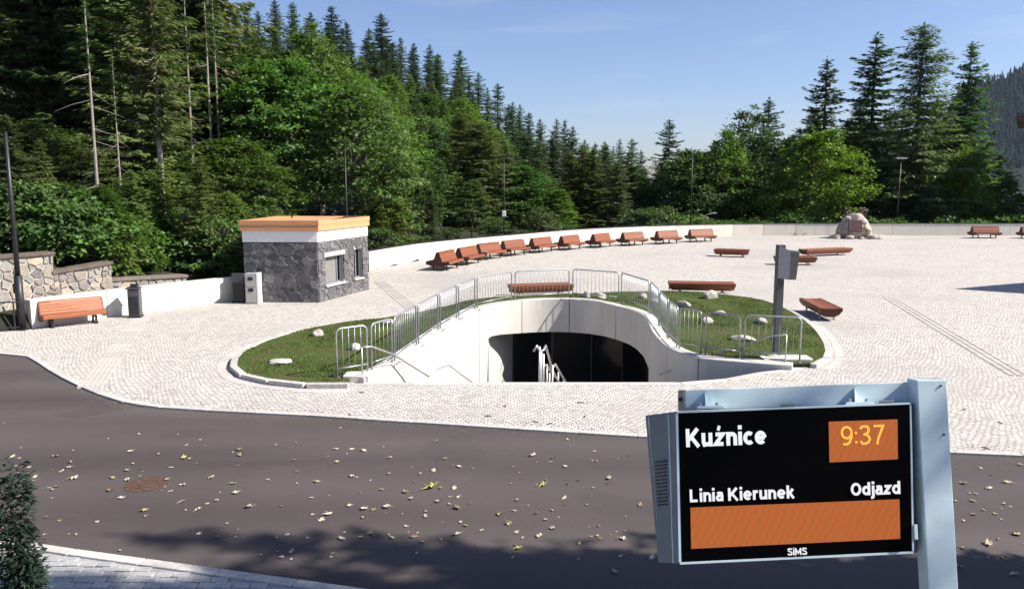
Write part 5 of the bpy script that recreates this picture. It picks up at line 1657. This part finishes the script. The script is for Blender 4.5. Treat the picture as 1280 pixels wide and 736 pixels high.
# pale edge strips of the front frame
def quad_plate(name, q, depth_off, mat, th=.006, par=None, bevel=0):
    z = Vector((0, 0, 1))
    return MB().hexa([p + z * (depth_off - th) for p in q], [p + z * depth_off for p in q]).build(name, mat, par or sg, bevel=bevel)
def bar2(a, b, w, off, name, mat, th=.006):
    t = (b - a).normalized(); n = Vector((-t.y, t.x, 0))
    return quad_plate(name, [a - n * w / 2, b - n * w / 2, b + n * w / 2, a + n * w / 2], off, mat, th)
ins = lambda u, v: S(u, v, D0)
bar2(ins(845.5, 514.6), ins(1137.5, 503.6), .009, .010, "frame_edge", M['sign_paint'])
bar2(ins(849.5, 703), ins(1140.5, 689.3), .010, .010, "frame_edge", M['sign_paint'])
bar2(ins(845.6, 516.5), ins(849.6, 701), .011, .0105, "frame_edge", M['sign_paint'])
bar2(ins(1137.2, 505.5), ins(1140.2, 687.5), .008, .0105, "frame_edge", M['sign_paint'])
quad_plate("screen", [ins(848, 516.5), ins(1135.5, 505.5), ins(1138.5, 687.5), ins(852, 701)], .008, M['screen'])
bar2(S(835, 517.5, 4.055), S(841, 702, 4.055), .006, .012, "frame_edge", M['sign_paint'])
bar2(S(810, 520, 4.2), S(826, 700, 4.2), .006, .014, "frame_edge", M['sign_paint'])
# louvres on the left cheek
def cheek(u_frac, v_frac):
    a = ft[0].lerp(ft[3], v_frac); b = bk[0].lerp(bk[3], v_frac)
    return a.lerp(b, u_frac)
cn = (bk[0] - ft[0]).cross(ft[3] - ft[0]).normalized()
if cn.x > 0: cn = -cn
for k in range(13):
    v = .315 + k * .024
    a, b = cheek(.33, v), cheek(.72, v + .004)
    d = (ft[3] - ft[0]).normalized() * .006
    m = MB().hexa([a - cn * .01, b - cn * .01, b + d - cn * .01, a + d - cn * .01], [a + cn * .014, b + cn * .014, b + d + cn * .014, a + d + cn * .014])
    m.build("louvre", M['black_metal'], sg)
# LED fields
def led(u0, v0, u1, v1, u2, v2, u3, v3):
    c = (ins(u0, v0) + ins(u2, v2)) / 2
    q = [ins(u0, v0) - c, ins(u1, v1) - c, ins(u2, v2) - c, ins(u3, v3) - c]
    z = Vector((0, 0, 1))
    o = MB().hexa([p + z * .006 for p in q[::-1]], [p + z * .0115 for p in q[::-1]]).build("led_panel", M['led'], sg)
    o.location = c
    return o
led(1035, 526.5, 1120.5, 523.5, 1121, 573, 1036, 577)
led(862.5, 633.5, 1123, 623, 1124, 672, 863.5, 684.5)
# beam, brackets and pole
def slab(name, q, d0, d1, mat, bevel=.004):
    return MB().hexa([S(u, v, d1) for u, v in q][::-1], [S(u, v, d0) for u, v in q][::-1]).build(name, mat, sg, bevel=bevel)
slab("beam", [(854, 487.5), (1142, 477), (1142, 503), (854, 513)], 4.07, 4.19, M['sign_paint'])
MB().hexa([S(847.5, 487.5, 4.19), S(854, 487.5, 4.06), S(854, 513, 4.06), S(847.5, 513, 4.19)], [S(853, 487.0, 4.19), S(857, 487.0, 4.065), S(857, 513.2, 4.065), S(853, 513.2, 4.19)]).build("beam_cap", M['sign_dark'], sg)
MB().tube([S(850.6, 499, 4.10), S(850.0, 499, 4.085)], .011, 10).build("cap_hole", M['black_metal'], sg)
for u, v in ((882, 488.5), (1069, 483.5)):
    m = MB().hexa([S(u - 1, v + 1, 4.07), S(u + 1, v, 4.07), S(u + 9, v + 20, 4.07), S(u - 1, v + 20, 4.07)], [S(u - 1, v + 1, 4.062), S(u + 1, v, 4.062), S(u + 9, v + 20, 4.0), S(u + 0, v + 20, 4.0)])
    m.build("bracket", M['sign_paint'], sg)
    slab("bracket_foot", [(u - 11, v + 19), (u + 22, v + 18), (u + 24, v + 21.5), (u - 13, v + 22.5)], 3.995, 4.065, M['sign_paint'], .002)
    for du in (-7, 14):
        MB().tube([S(u + du, v + 18.5, 4.01), S(u + du, v + 14.5, 4.01)], .009, 6).build("bolt", M['steel'], sg)
for u, v in ((863, 511.2), (985, 507), (1108, 502.5)):
    slab("hinge", [(u - 9, v - 2.2), (u + 9, v - 2.9), (u + 9, v + 1.2), (u - 9, v + 1.9)], 3.99, 4.05, M['sign_dark'], .003)
zc = Vector((0, 0, 1))
ax = inv @ (-dwn)
wv = (inv @ (cp(1183, 474, 3.98) - cp(1146, 474, 3.98)))
tl = inv @ (cp(1146, 475, 3.98) - base); tr = tl + wv
bl_ = tl - ax * (tl - Vector((0, 0, 0))).dot(ax); br_ = bl_ + wv
MB().hexa([bl_, br_, br_ - zc * .1, bl_ - zc * .1], [tl, tr, tr - zc * .1, tl - zc * .1]).build("pole", M['sign_paint'], sg, bevel=.004)
off = ax * -.0
m = MB().hexa([bl_ - wv * .9 - zc * .2, br_ + wv * .9 - zc * .2, br_ + wv * .9 + zc * .1, bl_ - wv * .9 + zc * .1], [p + ax * .03 for p in (bl_ - wv * .9 - zc * .2, br_ + wv * .9 - zc * .2, br_ + wv * .9 + zc * .1, bl_ - wv * .9 + zc * .1)])
m.build("foot_plate", M['sign_dark'], sg)
for u, v in ((1176, 482), (1180, 543), (1191, 640)):
    if v < 600: MB().tube([inv @ (cp(u, v, 3.981) - base), inv @ (cp(u, v, 3.974) - base)], .0055, 8).build("screw", M['black_metal'], sg)
slab("latch", [(1142.5, 655), (1146.5, 655), (1147.5, 674), (1143, 674)], 3.96, 3.99, M['sign_paint'], .002)

# lettering, drawn stroke by stroke: cap height 1, stroke width w
def ell(cx, cy, rx, ry, a0, a1, n=14):
    return [(cx + rx * math.cos(R(a0 + (a1 - a0) * k / n)), cy + ry * math.sin(R(a0 + (a1 - a0) * k / n))) for k in range(n + 1)]
def glyph(c, w):
    h = w / 2; X = .74; rx = .235; my = X / 2; ry = X / 2 - h
    bowl = lambda a0, a1, n=18: ell(rx, my, rx, ry, a0, a1, n)
    n_arch = [(0, X * .45), (.02, X * .70), (.10, X - h - .02), (.22, X - h), (.34, X - h - .03), (.41, X * .70), (.42, X * .55), (.42, 0)]
    D = {
     'K': [[(0, 0), (0, 1)], [(.60, 1), (.06, .40)], [(.20, .56), (.64, 0)]],
     'L': [[(0, 1), (0, h), (.50, h)]],
     'M': [[(0, 0), (0, 1 - h * .2)], [(0, 1 - h), (.38, .25), (.76, 1 - h)], [(.76, 1 - h * .2), (.76, 0)]],
     'S': [[(.56, .80), (.50, .90), (.40, 1 - h), (.22, 1 - h), (.08, .90), (.04, .77), (.08, .64), (.22, .56), (.40, .48), (.54, .39), (.58, .25), (.52, .11), (.38, h), (.20, h), (.06, .11), (0, .22)]],
     'O': [ell(.33, .5, .33, .5 - h, 90, 450, 28)],
     'u': [[(0, X), (0, .22), (.05, .10), (.16, h), (.28, h + .02), (.38, .16), (.42, .28)], [(.42, X), (.42, 0)]],
     'z': [[(.02, X - h), (.44, X - h), (.0, h), (.46, h)]],
     'n': [[(0, 0), (0, X)], n_arch],
     'i': [[(0, 0), (0, X)], [(0, X + .13), (0, X + .13 + w)]],
     'c': [bowl(48, 312)],
     'e': [bowl(-0, 316, 22), [(.02, my), (2 * rx, my)]],
     'a': [[(.40, 0), (.40, X * .62), (.37, X - .12), (.28, X - h), (.14, X - h), (.03, X - .14)], [(.40, .43), (.24, .43), (.09, .40), (.01, .30), (.01, .19), (.08, .09), (.18, h), (.30, .10), (.40, .22)]],
     'r': [[(0, 0), (0, X)], [(0, X * .5), (.05, X - .17), (.14, X - h - .01), (.30, X - h)]],
     'k': [[(0, 0), (0, 1.02)], [(.40, X), (.06, .30)], [(.15, .42), (.44, 0)]],
     'd': [bowl(20, 340, 20), [(2 * rx, 0), (2 * rx, 1.02)]],
     'j': [[(.12, X), (.12, -.08), (.08, -.18), (-.02, -.21), (-.06, -.205)], [(.12, X + .13), (.12, X + .13 + w)]],
     '9': [ell(.27, .66, .27, .34 - h, 0, 360, 22), [(.54, .66), (.52, .40), (.42, .16), (.26, h), (.06, h + .02)]],
     ':': [[(0, .10), (0, .10 + w)], [(0, .58), (0, .58 + w)]],
     '3': [[(.0, .82), (.10, .94), (.26, 1 - h), (.42, .92), (.48, .78), (.42, .62), (.28, .54), (.18, .53)], [(.28, .53), (.44, .45), (.52, .28), (.44, .12), (.28, h), (.10, .06), (0, .18)]],
     '7': [[(0, 1 - h), (.52, 1 - h), (.36, .60), (.22, .28), (.16, 0)]],
    }
    D['\u017a'] = D['z'] + [[(.17, X + .11), (.26, X + .36), 'accent']]
    return D[c]
def stroke(m, P, w, zf):
    P = [Vector((p[0], p[1], 0)) for p in P]
    L = []
    closed = (P[0] - P[-1]).length < 1e-6
    for i, p in enumerate(P):
        a = P[i - 1] if i else (P[-2] if closed else None); b = P[i + 1] if i < len(P) - 1 else (P[1] if closed else None)
        t0 = (p - a).normalized() if a is not None else None; t1 = (b - p).normalized() if b is not None else None
        t = ((t0 if t0 else t1) + (t1 if t1 else t0)).normalized()
        n = Vector((-t.y, t.x, 0)); c = 1.0
        if t0 and t1: c = max(.45, n.dot(Vector((-t1.y, t1.x, 0))))
        L.append((p + n * w / 2 / c, p - n * w / 2 / c))
    for (a, b), (c, d) in zip(L, L[1:]):
        m.hexa([(q.x, q.y, -.003) for q in (a, b, d, c)], [(q.x, q.y, zf) for q in (a, b, d, c)])
def board_text(txt, u0, vb, u1, cap_px, mat, w, gap, off=.0125):
    """base line starts at (u0, vb) on the board and runs to column u1 along the board's own rows"""
    m = MB(); x = 0; k = 0
    for c in txt:
        if c == ' ': x += .30; continue
        st = glyph(c, w)
        if c == 'j': x -= .11
        x0 = min(p[0] for s in st for p in s if p != 'accent'); x1 = max(p[0] for s in st for p in s if p != 'accent')
        for s in st:
            stroke(m, [(p[0] - x0 + x + w / 2, p[1]) for p in s if p != 'accent'], w * (.72 if s[-1] == 'accent' else 1), .0012 + .00012 * (k % 5)); k += 1
        x += (x1 - x0) + w + gap - (.07 if c == 'r' else 0)
    tot = x - gap
    A = ins(u0, vb); B = ins(u1, vb - (u1 - u0) * .040)
    sx = (B.x - A.x) / tot; s_y = cap_px * .004
    m.v = [(v[0] * sx, v[1] * s_y, v[2]) for v in m.v]
    m.f = [f for f in m.f]
    o = m.build("lettering", mat, sg); o.location = A + Vector((0, 0, off))
    return o
board_text("Ku\u017anice", 857.3, 558.0, 957.3, 22.6, M['letter_glow'], .215, .085)
board_text("Linia Kierunek", 862.0, 626.5, 992.5, 15.6, M['letter_glow'], .19, .10)
board_text("Odjazd", 1062.8, 618.4, 1124, 15.6, M['letter_glow'], .19, .09)
board_text("SiMS", 983.6, 692.6, 1007.8, 8.6, M['letter_glow'], .17, .12)
board_text("9:37", 1050.5, 556.0, 1104.5, 24.0, M['amber'], .105, .14, .0125)

# ------------------------------------------------------------------ pavement close by at the lower left
pv_px = [(-60, 667), (38, 684.5), (140, 699), (240, 713), (320, 724), (400, 735), (520, 752), (700, 776)]
PVt = [G(u, v).to_2d().to_3d() for u, v in pv_px]
PVt = smooth_line(PVt, 4)
pvp = PVt + [Vector((PVt[-1].x, -3, 0)), Vector((-20, -3, 0)), Vector((-20, PVt[0].y, 0))]
sdw = sheet("pavement", [(p.x, p.y) for p in pvp], [], lambda x, y: .045, M['pave'])
props(sdw, kind="structure")
ks = resample([p for p in PVt], 1.0)
for a, b in zip(ks, ks[1:]):
    strip_stone(b, a, -.01, .13, -.2, .07).build("kerb_stone", M['kerb'], sdw, bevel=.01)
# setts of the near pavement
rg = random.Random(8)
cnt = 0
setts = [MB().box(-.085 + a, .085 + a, -.052, .052, -.05, .012 + .004 * k).mesh("paving_sett", M['pave']) for k, a in enumerate((0, .004, -.004))]
pv2 = [(p.x, p.y) for p in offset_line(PVt, -.17)]
pvpoly = pv2 + [(pv2[-1][0], 3.0), (-20, 3.0), (-20, pv2[0][1])]
for j in range(60):
    for i in range(60):
        x = -5.9 + i * .185 + (j % 2) * .09; y = 5.9 + j * .118
        if not in_poly(x, y, pvpoly) or x > -.3: continue
        q = RX.transposed() @ (Vector((x, y, .05)) - Vector((0, 0, CAM_H)))
        uu, vv = 640 - q.x / q.z * 1000, 368 + q.y / q.z * 1000
        if not (-10 < uu < 420 and 660 < vv < 745) or cnt > 290: continue
        o = obj_from_mesh("paving_sett", setts[(i * 7 + j) % 3], None, sdw)
        o.location = (x + rg.uniform(-.006, .006), y + rg.uniform(-.006, .006), .045 + rg.uniform(-.003, .005)); o.rotation_euler.z = rg.uniform(-.04, .04)
        cnt += 1
# rusty patch round an iron cover in the asphalt
p = G(183, 605, -.03)
mc = MB().tube([(0, 0, 0), (0, 0, .006)], .30, 24).build("manhole_cover", M['rust']); mc.location = (p.x, p.y, -.031)
props(mc, "round rusty iron cover set in the asphalt at the lower left", "manhole cover")

# ------------------------------------------------------------------ fallen leaves on the asphalt
def leaf_me(seed):
    rg = random.Random(seed)
    n = 7
    vs = [(0, 0, .012)]
    for k in range(n * 2):
        a = math.pi * k / n; rr = (1.0 if k % 2 == 0 else .58) * rg.uniform(.75, 1.15)
        vs.append((math.cos(a) * rr * .085, math.sin(a) * rr * .062, .006 + rg.uniform(0, .028)))
    fs = [(0, 1 + k, 1 + (k + 1) % (n * 2)) for k in range(n * 2)]
    m = MB().add(vs, fs)
    m.tube([(.05, 0, .012), (.12, .01, .02)], .0025, 3, cap=False)
    return m.mesh("fallen_leaf", M['dry_leaf'])
lms = [leaf_me(k) for k in range(7)]
rg = random.Random(42)
LG = "fallen leaves on the asphalt"
px = [(163, 564), (70, 570), (16, 571), (88, 578), (86, 584), (77, 589), (92, 598), (44, 596), (66, 612), (72, 608), (141, 597), (160, 600), (159, 588), (138, 613), (153, 622), (229, 606), (209, 599), (264, 597), (300, 562), (301, 569), (292, 604), (295, 616), (228, 627), (271, 625), (311, 634), (180, 638), (247, 637), (420, 561), (440, 561), (455, 563), (488, 572), (421, 577), (396, 602), (440, 595), (477, 612), (437, 632), (455, 636), (467, 637), (484, 634), (402, 650), (410, 643), (427, 673), (451, 671), (463, 666), (491, 672), (518, 671), (365, 690), (507, 615), (514, 623), (542, 588), (556, 573), (574, 583), (551, 610), (568, 610), (573, 621), (571, 635), (548, 627), (532, 645), (583, 657), (571, 668), (625, 643), (637, 655), (666, 569), (692, 572), (707, 583), (762, 598), (724, 600), (706, 623), (647, 625), (674, 670), (691, 660), (779, 673), (768, 715), (801, 631), (815, 697), (1217, 626), (1244, 642), (1218, 643), (1236, 680), (1255, 697), (1205, 604), (1268, 718), (1276, 581), (1226, 585), (1200, 708), (1236, 610), (1260, 603)]
def put_leaf(u, v, s, me=None, label=None, group=LG, mat=None):
    p = G(u, v, -.024)
    o = obj_from_mesh("fallen_leaf", me or rg.choice(lms))
    o.location = p; o.rotation_euler = (rg.uniform(-.2, .2), rg.uniform(-.2, .2), rg.uniform(0, 6.28)); o.scale = (s, s, s * rg.uniform(.8, 1.6))
    return props(o, label or "pale dry leaf lying on the dark asphalt among many others", "leaf", group)
for u, v in px: put_leaf(u, v, rg.uniform(.48, .85))
n = 0
while n < 190:
    u, v = rg.uniform(0, 1280), 520 + 180 * rg.random() ** .8
    ev = float(np.interp(u, [p[0] for p in edge_px], [p[1] for p in edge_px]))
    if v < ev + 6: continue
    if u > 1190 or (u < 800 and rg.random() < .9):
        put_leaf(u, v, rg.uniform(.18, .48)); n += 1
gl = leaf_me(77); gl.materials.clear(); gl.materials.append(M['green_leaf'])
for (u, v, s, lab) in ((541, 609, 1.7, "large yellow green leaf cluster in the middle of the asphalt"), (680, 606, 1.1, "large yellowish leaf lying left of the departure board"), (648, 685, .95, "large yellow green leaf near the tree shadow at the bottom"), (230, 572, .95, "yellow green leaf on the asphalt above the rusty cover"), (1272, 668, 1.0, "greenish leaf on the asphalt at the right edge, beside the pole")):
    put_leaf(u, v, s, gl, lab, None)
# dark stone chips strewn on the near setts
for k, (u, v) in enumerate(((726, 503), (732, 520), (669, 527), (687, 529), (437, 518), (610, 520), (632, 507), (452, 490), (977, 474), (1232, 560), (1205, 512), (1250, 528))):
    p = G(u, v, 0.012)
    o = obj_from_mesh("twig", MB().tube([(-.07, 0, 0), (0, .015, .008), (.07, -.01, 0)], [.007, .012, .005], 5).mesh("twig", M['bark'])); o.location = p; o.rotation_euler.z = k * 1.3
    props(o, "dark twig lying on the pale setts near the asphalt edge", "twig", "twigs on the setts")

# grit and leaf crumbs gathered along the edging
r_ = np.random.default_rng(21)
GV2, GF2 = [], []
EP = [p for p in edge if -9 < p.x < 13]
for i in range(2600):
    k_ = r_.integers(0, len(EP) - 1); p = EP[k_].lerp(EP[k_ + 1], r_.random())
    d = -abs(r_.normal(0, .16)) - .03 if r_.random() < .8 else r_.uniform(.1, .5)
    t_ = (EP[k_ + 1] - EP[k_]).normalized(); q = p + Vector((-t_.y, t_.x, 0)) * d
    z = -.029 if d < 0 else .004; s_ = r_.uniform(.006, .018); a_ = r_.uniform(0, 6)
    b_ = len(GV2)
    GV2 += [(q.x + s_ * math.cos(a_ + w_), q.y + s_ * math.sin(a_ + w_), z) for w_ in (0, 2.1, 4.2)] + [(q.x, q.y, z + s_ * .8)]
    GF2 += [(b_, b_ + 1, b_ + 3), (b_ + 1, b_ + 2, b_ + 3), (b_ + 2, b_, b_ + 3)]
props(obj_from_mesh("grit", np_mesh("grit", GV2, GF2, M['bark'])), "dark grit and crumbs gathered along the edge of the asphalt", kind="stuff")

# ------------------------------------------------------------------ the air between here and the mountain
k = NT("haze_air")
pv = k.n("VolumePrincipled", Density=0.00004, Anisotropy=0.2)
pv.inputs["Color"].default_value = (0.60, 0.78, 1.0, 1)
k.l(pv.outputs[0], k.out.inputs["Volume"])
hz = MB().box(-420, 2100, -90, 1620, -8, 420).build("haze", k.m)
props(hz, "thin blue summer haze between the square and the mountain", kind="stuff")
